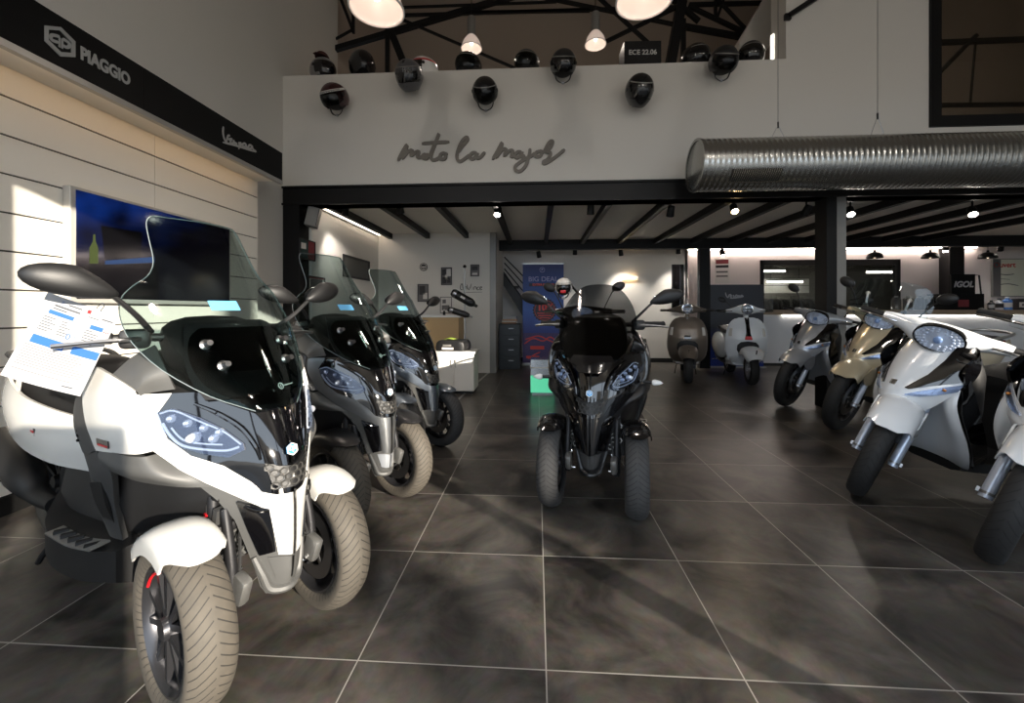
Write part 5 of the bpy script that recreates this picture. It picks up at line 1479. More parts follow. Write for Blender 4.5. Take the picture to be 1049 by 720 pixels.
picture(452,274,463,292,'y',YP,'dark crowded poster in the middle of the partition wall',PD,[PG,(.1,.55,.45,.9,PD),(.5,.5,.9,.92,PW),(.12,.1,.5,.45,PD),(.55,.12,.88,.42,PD),(.35,.3,.6,.6,PW)])
picture(482,271,491,283,'y',YP,'small framed print right of the display pole, upper right of partition',PD,[PG,(.15,.5,.85,.85,PD),(.2,.12,.8,.3,PW)])
picture(428,291,439,309,'y',YP,'grey framed print on the partition behind the third scooter screen',PD,[PG,(.15,.4,.7,.9,PD),(.5,.15,.9,.5,PW)])
picture(451,304,463,321,'y',YP,'pale framed print low on the partition left of the pole',PG,[PW,(.15,.2,.8,.5,PG),(.2,.6,.5,.85,PG)])
t = thing('wall_lettering', 'small thin dark script lettering on the partition wall beside the pole', 'lettering', tuple(at_y(484,296,YP)))
q0 = t.location
def dv(x, y):
    p = at_y(390+x/8, 255+y/8, YP); return p.x-q0.x, p.z-q0.z
strokes([[dv(*p) for p in l] for l in [[(672,335),(655,330),(655,300),(668,285),(675,335)],[(690,330),(682,315),(700,308),(706,332)],[(705,290),(722,335),(745,285)],[(752,310),(752,335)],[(765,335),(766,312),(782,312),(784,335)],[(808,312),(792,315),(793,335),(808,332)],[(815,325),(830,312),(815,312),(816,335),(832,330)],[(695,356),(830,353)]]], 'script', PD, .006, lambda u, v, h: Vector((u, -h-.001, v)), t, 3, .004)
picture(306,243,322,268,'x',-2.86,'dark green and red poster on the left wall behind the post',PD,[PT_,(.55,.05,.98,.95,PRD),(.1,.5,.4,.8,PW)])
picture(315,282,332,301,'x',-2.86,'framed print with grey picture on the left wall under the poster',PD,[PW,(.12,.15,.85,.85,PG),(.05,.85,.95,.97,PRD)])
picture(351,260,378,288,'x',-2.86,'wide dark framed panel on the left wall near the corner',PD,[PD,(.05,.1,.95,.9,mat('panel_slate',(62,62,60),.5))])
a = at_x(313,222,-2.86)
t = thing('speaker', 'small grey loudspeaker high on the left wall behind the post', 'speaker', (-2.86+.07, a.y+.05, a.z-.12))
M().rbox((0,0,.12), (.14,.16,.24), (R(0),R(12),R(20))).build('cabinet', mat('speaker_grey', (120,118,114), .6), t, bevel=.01)
M().rbox((.076,-.02,.105), (.008,.12,.20), (0,R(12),R(20))).build('grille', DTRIM, t)

# white cabinet with things on it
t = thing('cabinet', 'low white cabinet in the sun in front of the partition wall', 'cabinet', (-1.10, 5.72, 0))
M().box(-.27, .27, -.25, .17, .04, .54).build('body', WHITEM, t, bevel=.004, smooth=False)
M().box(-.29, .29, -.27, .18, .54, .57).build('top', WHITEM, t, bevel=.004, smooth=False)
M().box(-.25, .25, -.22, .16, 0, .04).build('plinth', BASEB, t, smooth=False)
for sx in (-1, 1):
    d = M().box(sx*.135-.131, sx*.135+.131, -.268, -.25, .05, .53).build('door', WHITEM, t, bevel=.003, smooth=False)
    M().tube([(sx*.03,-.268,.36),(sx*.03,-.285,.36),(sx*.03,-.285,.46),(sx*.03,-.268,.46)], .005, 6).build('handle', ALU, d)
t = thing('label_printer', 'dark rounded desk device with green cloth on the white cabinet', 'printer', (-1.14, 5.66, .571), R(-8))
M().loft([[(x*w, y*.16, z) for x, y in [(-1,-1),(-.6,-1.12),(0,-1.15),(.6,-1.12),(1,-1),(1.06,0),(1,1),(.4,1.08),(-.4,1.08),(-1,1),(-1.06,0)]] for z, w in ((0,.19),(.05,.20),(.11,.185),(.14,.15))], 2, 2).build('casing', PLAST, t)
M().box(-.10, .06, -.19, -.17, .02, .05).build('paper_slot', PW, t, smooth=False)
M().rbox((-.03,-.182,.075), (.12,.012,.025)).build('control_strip', GSTEEL, t, bevel=.003)
t = thing('cloth', 'yellow green cloth lying on the dark desk device', 'cloth', (-1.16, 5.66, .722), R(-8))
M().sheet([[(-.09,-.07,-.005),(-.03,-.08,.012),(.04,-.07,.0)],[(-.10,0,.0),(-.02,0,.022),(.05,.01,.004)],[(-.08,.06,-.004),(-.02,.07,.01),(.05,.06,-.004)]], 5, 5, .004).build('fabric', mat('cloth_green', (150,170,66), .9), t)
# display pole with two black silencers
a = at_y(476,345,5.80); zt = at_y(475.5,273,5.80).z
t = thing('display_pole', 'slim steel display pole behind the white cabinet', 'stand', (a.x, 6.06, 0))
a = at_y(476,345,6.06); zt = at_y(475.5,273,6.06).z; t.location.x = a.x
M().tube([(0,0,.02),(0,0,zt)], .013, 10).build('pole', ALU, t)
M().lathe([(0,0),(.14,0),(.14,.012),(.03,.022),(0,.022)], n=24).build('base', GSTEEL, t)
M().ell((0,0,zt), (.026,.026,.026), 12, 8).build('finial', BSTEEL, t)
def silencer(pa, pb, r, label, off):
    A, B = at_y(*pa, 5.975), at_y(*pb, 5.975)
    c = (A+B)/2; d = (B-A); L_ = d.length
    s = thing('exhaust_silencer', label, 'exhaust', tuple(c), 0, 'silencers on the display pole')
    s.rotation_euler = (0, -math.atan2(d.z, d.x), 0)
    M().lathe([(0,-L_/2),(r*.7,-L_/2),(r,-L_/2+.03),(r,L_/2-.06),(r*.75,L_/2-.02),(r*.45,L_/2),(0,L_/2)], ax='x', n=20).build('can', PLAST, s)
    M().lathe([(r*1.02,-L_/2+.03),(r*1.05,-L_/2+.04),(r*1.05,-L_/2+.07),(r*1.02,-L_/2+.08)], ax='x', n=20).build('clamp_band', STEEL, s)
    M().tube([(L_/2-.02,0,0),(L_/2+.05,0,-.005)], r*.35, 10).build('outlet', off, s)
    M().rbox((0,-r*.98,.01), (.07,.006,.03)).build('badge', PW if off is not STEEL else PLAST, s)
    M().tube([(0.02,r*.5,0),(0.02,.067,.0)], .008, 6).build('bracket', STEEL, s)
silencer((463,299),(486,312), .062, 'thick black silencer, the upper of two on the display pole', PLAST)
silencer((459,316.5),(481,323.5), .045, 'slimmer black silencer with steel outlet, the lower on the display pole', STEEL)
# wooden box unit behind the cabinet
a, b = at_y(447,324,6.7), at_y(468,324,6.7)
t = thing('wooden_unit', 'pale wooden desk unit between the third scooter and the partition', 'desk', ((a.x+b.x)/2-.1, 6.95, 0))
M().box(-.30, .30, -.25, .25, 0, 1.0).build('carcass', mat('pale_wood', (190,158,112), .5), t, bevel=.003, smooth=False)
M().box(-.33, .33, -.28, .28, 1.0, 1.035).build('desk_top', WHITEM, t, bevel=.003, smooth=False)
a = at_y(455,320,6.8)
t = thing('bottle', 'tiny dark bottle standing on the pale desk unit', 'bottle', (a.x, 6.8, 1.036))
M().lathe([(0,0),(.022,0),(.022,.05),(.010,.065),(.010,.08),(0,.08)], n=14).build('glass_body', BSTEEL, t)
M().lathe([(0,.08),(.012,.08),(.012,.098),(0,.098)], n=12).build('cap', PW, t)
# metal strip let into the floor
A, B = Vector((-.86,7.3,0)), Vector((-.99, 4.9, 0))
struct('trim_41', M().bar(A+Vector((0,0,.002)), B+Vector((0,0,.002)), .03, .006), ALU, smooth=False)

# filing cabinet, papers, stairs
t = thing('filing_cabinet', 'black four-drawer filing cabinet at the foot of the stairs', 'cabinet', (-.51, 8.05, 0))
M().box(-.20, .20, -.22, .22, 0, .86).build('carcass', mat('filing_black', (30,32,34), .45, .3), t, bevel=.004, smooth=False)
for i in range(4):
    d = M().box(-.185, .185, -.232, -.22, .04+.203*i, .235+.203*i).build('drawer', mat('filing_front', (38,41,44), .4, .3), t, bevel=.003, smooth=False)
    M().rbox((.03,-.24,.165+.203*i), (.10,.014,.018)).build('handle', STEEL, d, bevel=.003)
z = .862
for i, (w, h, m, lb) in enumerate([(.28,.028,mat('paper_brown',(150,112,84),.7),'lowest brown folder in the paper pile on the filing cabinet'),(.26,.022,PW,'middle white folder in the paper pile on the filing cabinet'),(.29,.035,mat('paper_tan',(176,140,112),.7),'thick tan folder in the paper pile on the filing cabinet'),(.25,.05,PAPER,'topmost white paper stack on the filing cabinet')]):
    p = M().box(-w/2, w/2, -.15, .15, 0, h)
    o = p.build('folder', m, None, bevel=.002, smooth=False); o.location = (-.53+.01*i, 8.02, z); o.rotation_euler = (0,0,R([3,-4,2,-2][i])); z += h+.001
    tag(o, lb, 'folder', 'paper pile on the filing cabinet')
t = thing('staircase', 'dark steel staircase with tube handrails climbing to the left behind the banner', 'stairs', (-.2, 8.75, 0))
DGR = mat('stair_grey', (58,57,56), .6)
for sy in (-.22, .26):
    M().prism([(.55,0),(.78,0),(-.48,1.93),(-.48,1.63)], sy-.012, sy+.012, 'xz').build('stringer', DGR, t, smooth=False)
for i in range(8):
    z = .19+.2*i; x = .60-.128*i
    M().box(x-.14, x+.12, -.21, .25, z, z+.03).build('tread', DGR, t, smooth=False)
for k_ in range(4):
    M().tube([(.72,-.24,.25+.22*k_+.1),(-.46,-.24,2.05+.22*k_*.55-.2)], .012, 8).build('handrail', BSTEEL, t)
for x, z0, z1 in ((.70,.10,1.05),(.1,1.0,1.75)):
    M().tube([(x,-.24,z0),(x,-.24,z1)], .014, 8).build('baluster', BSTEEL, t)

# ------------------------------------------------------------------ roll-up banner
bnm = bpy.data.materials.new('banner_print'); bnm.use_nodes = True
nt = bnm.node_tree; pb = nt.nodes['Principled BSDF']; L = nt.links.new
tc = N('ShaderNodeTexCoord'); sp = N('ShaderNodeSeparateXYZ'); L(tc.outputs['Object'], sp.inputs[0])
rp = N('ShaderNodeValToRGB'); L(MT('DIVIDE', sp.outputs[2], 2.05), rp.inputs[0])
e = rp.color_ramp.elements
e[0].position = .0; e[0].color = lin((60,36,84)); e[1].position = 1; e[1].color = lin((26,36,96))
q = e.new(.3); q.color = lin((52,62,140)); q = e.new(.55); q.color = lin((64,104,186))
L(rp.outputs[0], pb.inputs['Base Color']); pb.inputs['Roughness'].default_value = .5
BY = 8.35
a, b = at_y(535.5,270,BY), at_y(577.5,270,BY)
bw = (b.x-a.x)
t = thing('roll_up_banner', 'tall blue roll-up banner with red print left behind the black scooter', 'banner', ((a.x+b.x)/2, BY, 0))
M().box(-bw/2, bw/2, -.002, .002, .06, 2.05).build('banner_sheet', bnm, t, smooth=False)
M().box(-bw/2-.02, bw/2+.02, -.06, .06, 0, .06).build('base', ALU, t, bevel=.01)
M().box(-bw/2-.005, bw/2+.005, -.012, .012, 2.04, 2.065).build('top_rail', ALU, t, smooth=False)
BRED = mat('banner_red', (226,72,66), .5); BDK = mat('banner_dark', (46,36,52), .5); BLV = mat('banner_lavender', (150,150,200), .5)
def btx(s, sz, m, z, x=0, bold=.004, sx=1):
    q = ntext(s, sz, 'banner_lettering', m, t, .001, bold); q.rotation_euler = (R(90),0,0); q.location = (x,-.006,z); q.scale.x = sx
badge = M()
pts = []
for i in range(96):
    r_ = .235 + .016*math.cos(24*2*PI*i/96)
    pts.append((.03+r_*math.cos(2*PI*i/96), 1.12+r_*math.sin(2*PI*i/96)))
badge.prism(pts, -.0045, -.002, 'xz').build('scalloped_badge', BDK, t, smooth=False)
M().lathe([(.196,-.0055),(.204,-.0055),(.204,-.0045),(.196,-.0045)], (.03,0,1.12), 'y', 40).build('badge_ring', BRED, t, smooth=False)
btx('10%', .19, BRED, 1.17, .04, .008)
for z_, w_ in ((1.05,.30),(1.00,.26),(.955,.20)):
    M().box(.03-w_/2, .03+w_/2, -.0055, -.0045, z_, z_+.018).build('printed_line', BRED, t, smooth=False)
btx('BIG DEAL', .135, BLV, 1.74, 0, .002, 1.05)
M().box(-.28, .27, -.004, -.002, 1.60, 1.66).build('printed_band', BDK, t, smooth=False)
btx('EXTRA REMISES', .062, BRED, 1.63, 0, .002)
M().lathe([(.045,-.005),(.053,-.005),(.053,-.002),(.045,-.002)], (-.02,0,1.93), 'y', 24).build('emblem_ring', BLV, t, smooth=False)
btx('P', .06, BLV, 1.93, -.02, .002)
M().box(-bw/2+.01, bw/2-.01, -.003, -.002, .12, .66).build('printed_field', mat('banner_violet', (74,62,116), .5), t, smooth=False)
strokes([[(-.38,.44),(-.2,.55),(0,.50),(.15,.58),(.33,.42)],[(-.36,.53),(-.1,.60),(.1,.52),(.30,.44)],[(-.3,.14),(-.18,.22),(-.06,.28)]], 'printed_swoosh', BRED, .012, lambda u, v, h: Vector((u, -.0035-h*.2, v)), t, 4)
M().box(-.26, .02, -.0045, -.003, .33, .40).build('printed_price', BRED, t, smooth=False)
M().box(-.34, -.08, -.0045, -.003, .15, .20).build('printed_price', BRED, t, smooth=False)

# lit green plinth in front of the banner
GY = 5.45
a, b = at_y(543.5,368,GY), at_y(568,368,GY)
gw = b.x-a.x
t = thing('display_plinth', 'small display block glowing green below with silver top left of the black scooter', 'plinth', ((a.x+b.x)/2, GY+gw/2, 0))
M().box(-gw/2+.02, gw/2-.02, -gw/2+.03, gw/2-.03, 0, .035).build('foot', ALU, t, smooth=False)
M().box(-gw/2, gw/2, -gw/2, gw/2, .035, .26).build('green_panel', mat('plinth_green', (110,200,164), .35, emit=(90,214,164), estr=.5), t, bevel=.004, smooth=False)
M().box(-gw/2, gw/2, -gw/2, gw/2, .26, .47).build('silver_block', mat('plinth_silver', (190,192,192), .18, .85), t, bevel=.004, smooth=False)
M().box(-gw/2-.003, gw/2+.003, -gw/2-.003, gw/2+.003, .355, .372).build('white_band', WHITEP, t, smooth=False)

# standing dark blue panel behind the white rounded scooter
vpm = bpy.data.materials.new('panel_print'); vpm.use_nodes = True
nt = vpm.node_tree; pb = nt.nodes['Principled BSDF']; L = nt.links.new
tc = N('ShaderNodeTexCoord'); sp = N('ShaderNodeSeparateXYZ'); L(tc.outputs['Object'], sp.inputs[0])
rp = N('ShaderNodeValToRGB'); L(MT('DIVIDE', sp.outputs[2], 1.6), rp.inputs[0])
e = rp.color_ramp.elements
e[0].position = .18; e[0].color = lin((16,52,148)); e[1].position = .5; e[1].color = lin((52,56,64))
L(rp.outputs[0], pb.inputs['Base Color']); pb.inputs['Roughness'].default_value = .42
t = thing('standing_panel', 'dark slate and blue standing panel with white script behind the white rounded scooter', 'panel', (3.90, 8.40, 0))
M().box(-.53, .53, -.03, .03, .0, 1.622).build('panel_board', vpm, t, bevel=.004, smooth=False)
M().box(-.55, .55, -.10, .10, 0, .02).build('foot', ALU, t, smooth=False)
def vs(x, y):
    p = at_y(720+x/6.545, 280+y/6.545, 8.365); return p.x-3.90, p.z
strokes([[vs(*p) for p in l] for l in [[(152,128),(158,150),(170,162),(176,145),(190,140)],[(180,155),(195,150),(186,145),(186,160),(198,160)],[(210,146),(204,150),(212,156),(204,161)],[(218,170),(222,146),(232,148),(230,158),(222,158)],[(248,148),(238,150),(240,160),(250,152),(252,160)],[(268,146),(256,148),(258,158),(268,150),(272,158)],[(182,168),(225,164),(270,158)]]], 'script', PAPER, .011, lambda u, v, h: Vector((u, -.031-h*.3, v)), t, 3)
strokes([[vs(*p) for p in l] for l in [[(62,573),(78,570)],[(84,572),(100,568)],[(100,550),(116,547)],[(104,572),(128,567)]]], 'small_print', PAPER, .014, lambda u, v, h: Vector((u, -.031-h*.3, v)), t, 1)
picture(732,265,747,290,'y',9.59,'notice with dark header on the wall above the standing panel',PW,[PW,(.05,.78,.95,.97,PRD),(.1,.42,.9,.5,PG),(.05,.62,.95,.74,PD),(.1,.25,.9,.32,PG)],'notice','notice')
# narrow mirror and sconce on the white back wall
a, b = at_y(688,271,9.07), at_y(700,318,9.07)
t = thing('wall_mirror', 'tall narrow black-framed mirror on the white back wall', 'mirror', ((a.x+b.x)/2, 9.07, b.z))
mw, mh = b.x-a.x, a.z-b.z
M().box(-mw/2, mw/2, -.03, 0, 0, .02).box(-mw/2, mw/2, -.03, 0, mh-.02, mh).box(-mw/2, -mw/2+.02, -.03, 0, .02, mh-.02).box(mw/2-.07, mw/2, -.03, 0, .02, mh-.02).build('frame', BSTEEL, t, smooth=False)
M().box(-mw/2+.02, mw/2-.07, -.012, -.002, .02, mh-.02).build('glass', MIRG, t, smooth=False)
a = at_y(645,284,9.06)
t = thing('wall_sconce', 'small white wall sconce glowing up and down on the back wall', 'lamp', (a.x, 9.075, a.z-.03))
M().box(-.17, .17, -.075, 0, -.012, .03).build('shade', WHITEP, t, bevel=.006)
M().box(-.15, .15, -.06, -.012, -.015, -.012).box(-.15, .15, -.06, -.012, .0301, .033).build('diffuser', emit('sconce_glow', (255, 212, 150), 7), t, smooth=False)

# ------------------------------------------------------------------ reception
CX0 = at_y(777,340,8.6).x
t = thing('reception_counter', 'long white reception counter with wooden top edge and light line', 'counter', (CX0, 8.6, 0))
CL = RX-.05-CX0
M().box(0, CL, 0, .55, .06, .995).build('front', mat('counter_white', (214,214,214), .3), t, smooth=False)
M().box(.03, CL, .03, .55, 0, .06).build('plinth', BASEB, t, smooth=False)
M().box(-.02, CL, -.06, .62, 1.03, 1.125).build('worktop', WOODM, t, bevel=.003, smooth=False)
M().box(.02, CL, .0, .5, .995, 1.03).build('recess', WHITEM, t, smooth=False)
M().box(.45, CL, -.045, -.015, 1.008, 1.028).build('light_line', emit('counter_led', (255, 246, 236), 5), t, smooth=False)
for x in (1.6, 3.2):
    M().box(x, x+.006, -.003, .001, .07, .99).build('panel_joint', GROOVE, t, smooth=False)
for i, px in enumerate((896, 953, 1012)):
    a = at_y(px, 262, 8.75)
    l = thing('pendant_lamp', ['black dome pendant right of the steel column over the counter','black dome pendant left of the black pillar over the counter','black dome pendant right of the black pillar over the counter'][i], 'lamp', (a.x, 8.75, a.z), 0, 'black dome pendants over the reception')
    M().lathe([(.135,-.05),(.137,-.045),(.135,-.02),(.115,.03),(.07,.062),(.03,.072),(0,.074),(0,.066),(.065,.054),(.108,.024),(.127,-.02),(.130,-.05),(.135,-.05)], n=32).build('dome_shade', BSTEEL, l)
    M().lathe([(0,.07),(.022,.07),(.018,.11),(0,.112)], n=14).build('socket_cap', BSTEEL, l)
    M().tube([(0,0,.11),(0,0,2.5-a.z)], .004, 6).build('cord', BSTEEL, l)
    M().ell((0,0,-.01), (.03,.03,.04), 12, 8).build('bulb', emit('dome_bulb', (255,228,200), 1.5), l)
struct('trim_42', M().box(at_y(973,300,9.35).x, at_y(988,300,9.35).x, 9.35, 9.59, 0, 2.5), BSTEEL, smooth=False)
# black oil display with its lettering
OY = 8.85
a, b = at_y(973,281,OY), at_y(997.5,301,OY)
t = thing('oil_display', 'black oil display stand with slanted grey brand letters on the counter', 'display', ((a.x+b.x)/2, OY, 1.126))
w, z0, z1 = b.x-a.x, b.z-1.126, a.z-1.126
M().box(-w/2-.3, w/2+.12, -.08, .16, 0, z0).build('base_box', SIGNB, t, bevel=.004, smooth=False)
hb_ = M().box(-w/2, w/2, -.03, .03, z0, z1).build('header_board', SIGNB, t, bevel=.003, smooth=False)
q = ntext('IGOL', .20, 'brand_letters', mat('igol_letter', (170,166,166), .5), hb_, .001, .008, 'CENTER', .25)
q.rotation_euler = (R(90),0,0); q.location = (0.0,-.033,(z0+z1)/2-.01); q.scale = (.80, .80, 1)
M().tube([(w/2+.0,0,z1-.02),(w/2+.10,0,z1-.02),(w/2+.17,0,0.01)], .014, 6).build('side_frame', BSTEEL, t)
M().box(-w/2+.08, -w/2+.28, -.085, -.08, .06, .20).build('label_patch', PRD, t, smooth=False)
# small goods along the counter
a0 = at_y(1006,316,8.8).x+.12
goods = [('bottle',(40,44,50),.05,.19,'slim dark bottle on the counter, beside the oil display'),('bottle',(200,200,205),.06,.22,'pale bottle on the counter, second from the oil display'),('bottle',(70,120,190),.07,.26,'blue labelled bottle on the counter, third from the oil display')]
for i, (n_, c_, r_, h_, lb) in enumerate(goods):
    t = thing('bottle', lb, 'bottle', (a0+.05+.15*i, 8.80, 1.126), 0, 'bottles on the reception counter')
    m_ = mat('goods_%d' % i, c_, .35)
    M().lathe([(0,0),(r_,0),(r_,h_*.7),(r_*.45,h_*.84),(r_*.4,h_*.9),(0,h_*.9)], n=18).build('body', m_, t)
    M().lathe([(0,h_*.9),(r_*.46,h_*.9),(r_*.46,h_),(0,h_)], n=14).build('cap', PLAST if i != 2 else WHITEP, t)
    M().lathe([(r_*1.01,h_*.2),(r_*1.02,h_*.2),(r_*1.02,h_*.55),(r_*1.01,h_*.55)], n=18).build('sticker', PW if i != 1 else PD, t)
for i in range(4):
    t = thing('carton', ['dark small carton on the counter right of the bottles','pale small carton on the counter, second right of the bottles','red striped small carton on the counter, third right of the bottles','grey small carton on the counter, furthest right'][i], 'box', (a0+.60+.23*i, 8.82, 1.126), R([2,-3,4,0][i]), 'small cartons on the reception counter')
    m_ = [PD, PW, PG, DTRIM][i]
    M().box(-.095, .095, -.06, .06, 0, .22).build('carton_body', m_, t, bevel=.003, smooth=False)
    M().box(-.075, .075, -.0615, -.06, .05, .15).build('label_patch', [PW, PG, PRD, PW][i], t, smooth=False)
    M().ell((0,-.062,.10), (.03,.003,.03), 12, 6).build('printed_spot', [PG, PD, PW, PD][i], t)
for i, px in enumerate((918, 930, 942, 951)):
    a = at_y(px, 316, 8.8)
    t = thing('can', ['dark can on the counter nearest the column','second dark can on the counter from the column','third dark can on the counter from the column','dark can on the counter touching the oil display side'][i], 'can', (a.x, 8.8, 1.126), 0, 'dark cans on the reception counter')
    M().lathe([(0,0),(.075,0),(.078,.01),(.078,.20+.02*(i % 2)),(.05,.25),(0,.25)], n=20).build('body', PLAST, t)
    M().lathe([(0,.25),(.03,.25),(.03,.28),(0,.28)], n=14).build('cap', GSTEEL, t)
# framed map poster with red writing
a, b = at_y(1016,266,9.58), at_y(1060,303,9.58)
t = thing('wall_poster', 'pale framed board with red writing on the reception wall', 'poster', ((a.x+b.x)/2, 9.58, b.z))
w, h = b.x-a.x, a.z-b.z
M().box(-w/2, w/2, -.02, 0, 0, h).build('board', mat('board_pale', (206,204,184), .6), t, smooth=False)
M().box(-w/2-.02, -w/2, -.03, 0, -.02, h+.02).box(w/2, w/2+.02, -.03, 0, -.02, h+.02).box(-w/2, w/2, -.03, 0, h, h+.02).box(-w/2, w/2, -.03, 0, -.02, 0).build('frame', GSTEEL, t, smooth=False)
q = ntext('Ouvert', .15, 'red_lettering', INKR, t, .001, .003); q.rotation_euler = (R(90),0,0); q.location = (-.20,-.023,h-.12)
strokes([[(-w*.45,h*.62),(-w*.2,h*.58),(0,h*.60)],[(-w*.40,h*.48),(-w*.1,h*.45)],[(-w*.42,h*.3),(-w*.15,h*.33),(.1*w,h*.28)]], 'handwriting', INK, .008, lambda u, v, h_: Vector((u, -.021-h_*.3, v)), t, 4)
M().box(-w/2, -w/2+.16, -.024, -.02, h*.0, h).build('photo_column', PG, t, smooth=False)

# ------------------------------------------------------------------ workshop behind the reception window
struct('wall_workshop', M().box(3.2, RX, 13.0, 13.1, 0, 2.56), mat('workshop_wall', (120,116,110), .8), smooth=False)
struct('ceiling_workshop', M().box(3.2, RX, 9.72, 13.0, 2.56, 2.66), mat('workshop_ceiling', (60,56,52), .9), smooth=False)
struct('wall_workshop_side', M().box(3.1, 3.2, 9.72, 13.1, 0, 2.56), WALLM, smooth=False)
struct('window_2', M().box(wx0, wx0+.08, wy-.02, wy+.10, wz0, wz1).box(wx1-.08, wx1, wy-.02, wy+.10, wz0, wz1).box(wx0, wx1, wy-.02, wy+.10, wz1-.12, wz1).box(wx0, wx1, wy-.02, wy+.10, wz0, wz0+.06).box(6.46, 6.53, wy-.02, wy+.1, wz0, wz1), BSTEEL, smooth=False)
tag(M().box(wx0+.06, wx1-.06, wy+.03, wy+.04, wz0+.05, wz1-.1).build('pane', glass('window_glass', (210,212,210), .01), bpy.data.objects['window_2'], smooth=False))
for i, (pa, pb_, Y, lb) in enumerate([((779,277),(804,277),11.2,'fluorescent tube at the left of the workshop window'),((786,288),(822,288),12.4,'long fluorescent tube low behind the workshop window'),((888,278),(914,278),11.2,'fluorescent tube at the right of the workshop window')]):
    a, b = at_y(*pa, Y), at_y(*pb_, Y)
    t = thing('fluorescent_lamp', lb, 'lamp', ((a.x+b.x)/2, Y, a.z), 0, 'fluorescent lamps in the workshop')
    w = b.x-a.x
    M().box(-w/2, w/2, -.03, .03, 0, .06).build('batten', WHITEP, t, smooth=False)
    M().tube([(-w/2,0,-.02),(w/2,0,-.02)], .022, 10).build('tube', emit('fluo', (255,250,238), 26), t)
    for sx in (-1, 1):
        M().tube([(sx*w*.4,0,.06),(sx*w*.4,0,2.56-a.z)], .006, 6).build('hanger', BSTEEL, t)
a, b = at_y(780,289,12.9), at_y(830,300,12.9)
t = thing('wall_panel', 'bright white panel on the workshop wall seen through the window', 'panel', ((a.x+b.x)/2, 12.98, b.z))
M().box(-(b.x-a.x)/2, (b.x-a.x)/2, -.03, 0, 0, a.z-b.z+.1).build('panel_sheet', WHITEM, t, smooth=False)
M().box(-(b.x-a.x)/2, (b.x-a.x)/2, -.035, -.03, .22, .235).build('joint', GROOVE, t, smooth=False)
rk = thing('tyre_rack', 'steel tyre rack standing in the workshop behind the window', 'rack', (at_y(803,310,12.3).x, 12.3, 0))
for sx in (-.75, 0, .75):
    for sy in (-.34, .34):
        M().box(sx-.02, sx+.02, sy-.02, sy+.02, 0, 1.55).build('upright', GSTEEL, rk, smooth=False)
for z in (.25, .85, 1.45):
    for sy in (-.12, .12):
        M().box(-.75, .75, sy-.015, sy+.015, z, z+.03).build('rail', GSTEEL, rk, smooth=False)
proto = None
n_ = 0
for z in (.88, ):
    for i in range(9):
        o = M().lathe([(.18,-.05),(.26,-.055),(.29,-.03),(.29,.03),(.26,.055),(.18,.05),(.18,-.05)], ax='x', n=28).build('tyre', TY_BLACK, None) if proto is None else proto.copy()
        if proto is None: proto = o
        else: COL.objects.link(o)
        o.location = (rk.location.x-.66+.165*i, 12.3, z+.27)
        tag(o, 'black tyre standing in the workshop rack seen through the window', 'tyre', 'tyres in the workshop rack')
# ------------------------------------------------------------------ the scooters on show
G1 = 'three-wheeled scooters parked along the slat wall'
mp3('white three-wheeled scooter with tall screen and price sheet, nearest on the left', (-.91,1.33,0), R(67), W_PAINT, True, TY_DUSTY, G1, sticker=RED, steer=R(-8))
mp3('graphite three-wheeled scooter with tall screen, in the middle of the left row', (-.92,2.25,0), R(65), GRAPH_PAINT, True, TY_DUSTY, G1, steer=R(-6), cheek=BLACK_MATTE, chin=SILVER_PAINT)
mp3('slate grey three-wheeled scooter with tall screen, last of the left row', (-.90,3.18,0), R(64), SLATE_PAINT, True, TY_BLACK, G1, steer=R(-6))
mp3('black three-wheeled scooter with low dark screen facing the entrance', (.318,2.355,0), R(-15), BLACK_PAINT, False, TY_BLACK, wing=BLACK_MATTE, chin=DTRIM, blinkers=True, steer=R(4))
G2 = 'scooters parked along the right side'
scooter('pearl white scooter with large headlight and full front wheel, right row', (2.00,2.60,0), R(-78), PEARL_PAINT, mirrors=False, steer=R(34), lean=.13, group=G2)
scooter('pearl white scooter cut off by the right edge of the photo', (2.07,1.95,0), R(-76), PEARL_PAINT, mirrors=False, steer=R(24), lean=.13, group=G2)
scooter('champagne scooter with clear windshield in front of the steel column', (2.83,4.03,0), R(-74), CHAMP_PAINT, scale=1.06, screen=True, steer=R(20), lean=.12, group=G2)
scooter('silver scooter parked behind the steel column', (2.93,5.00,0), R(-70), SILVER_PAINT, scale=1.06, steer=R(18), lean=.12, group=G2)
round_scooter('matte taupe rounded scooter before the white back wall', (2.32,6.50,0), R(-17), TAUPE_PAINT, TAUPE_PAINT, GLOSS, scale=1.03, group='rounded scooters at the back')
round_scooter('white rounded scooter with black and red front stripe', (3.21,6.40,0), R(-12), PEARL_PAINT, GLOSS, RED, scale=1.02, mirrors=(-1,), group='rounded scooters at the back')
scooter('black scooter mostly hidden behind the black three-wheeled scooter', (.44,4.18,0), R(-11), BLACK_PAINT, scale=1.10, lean=.0)

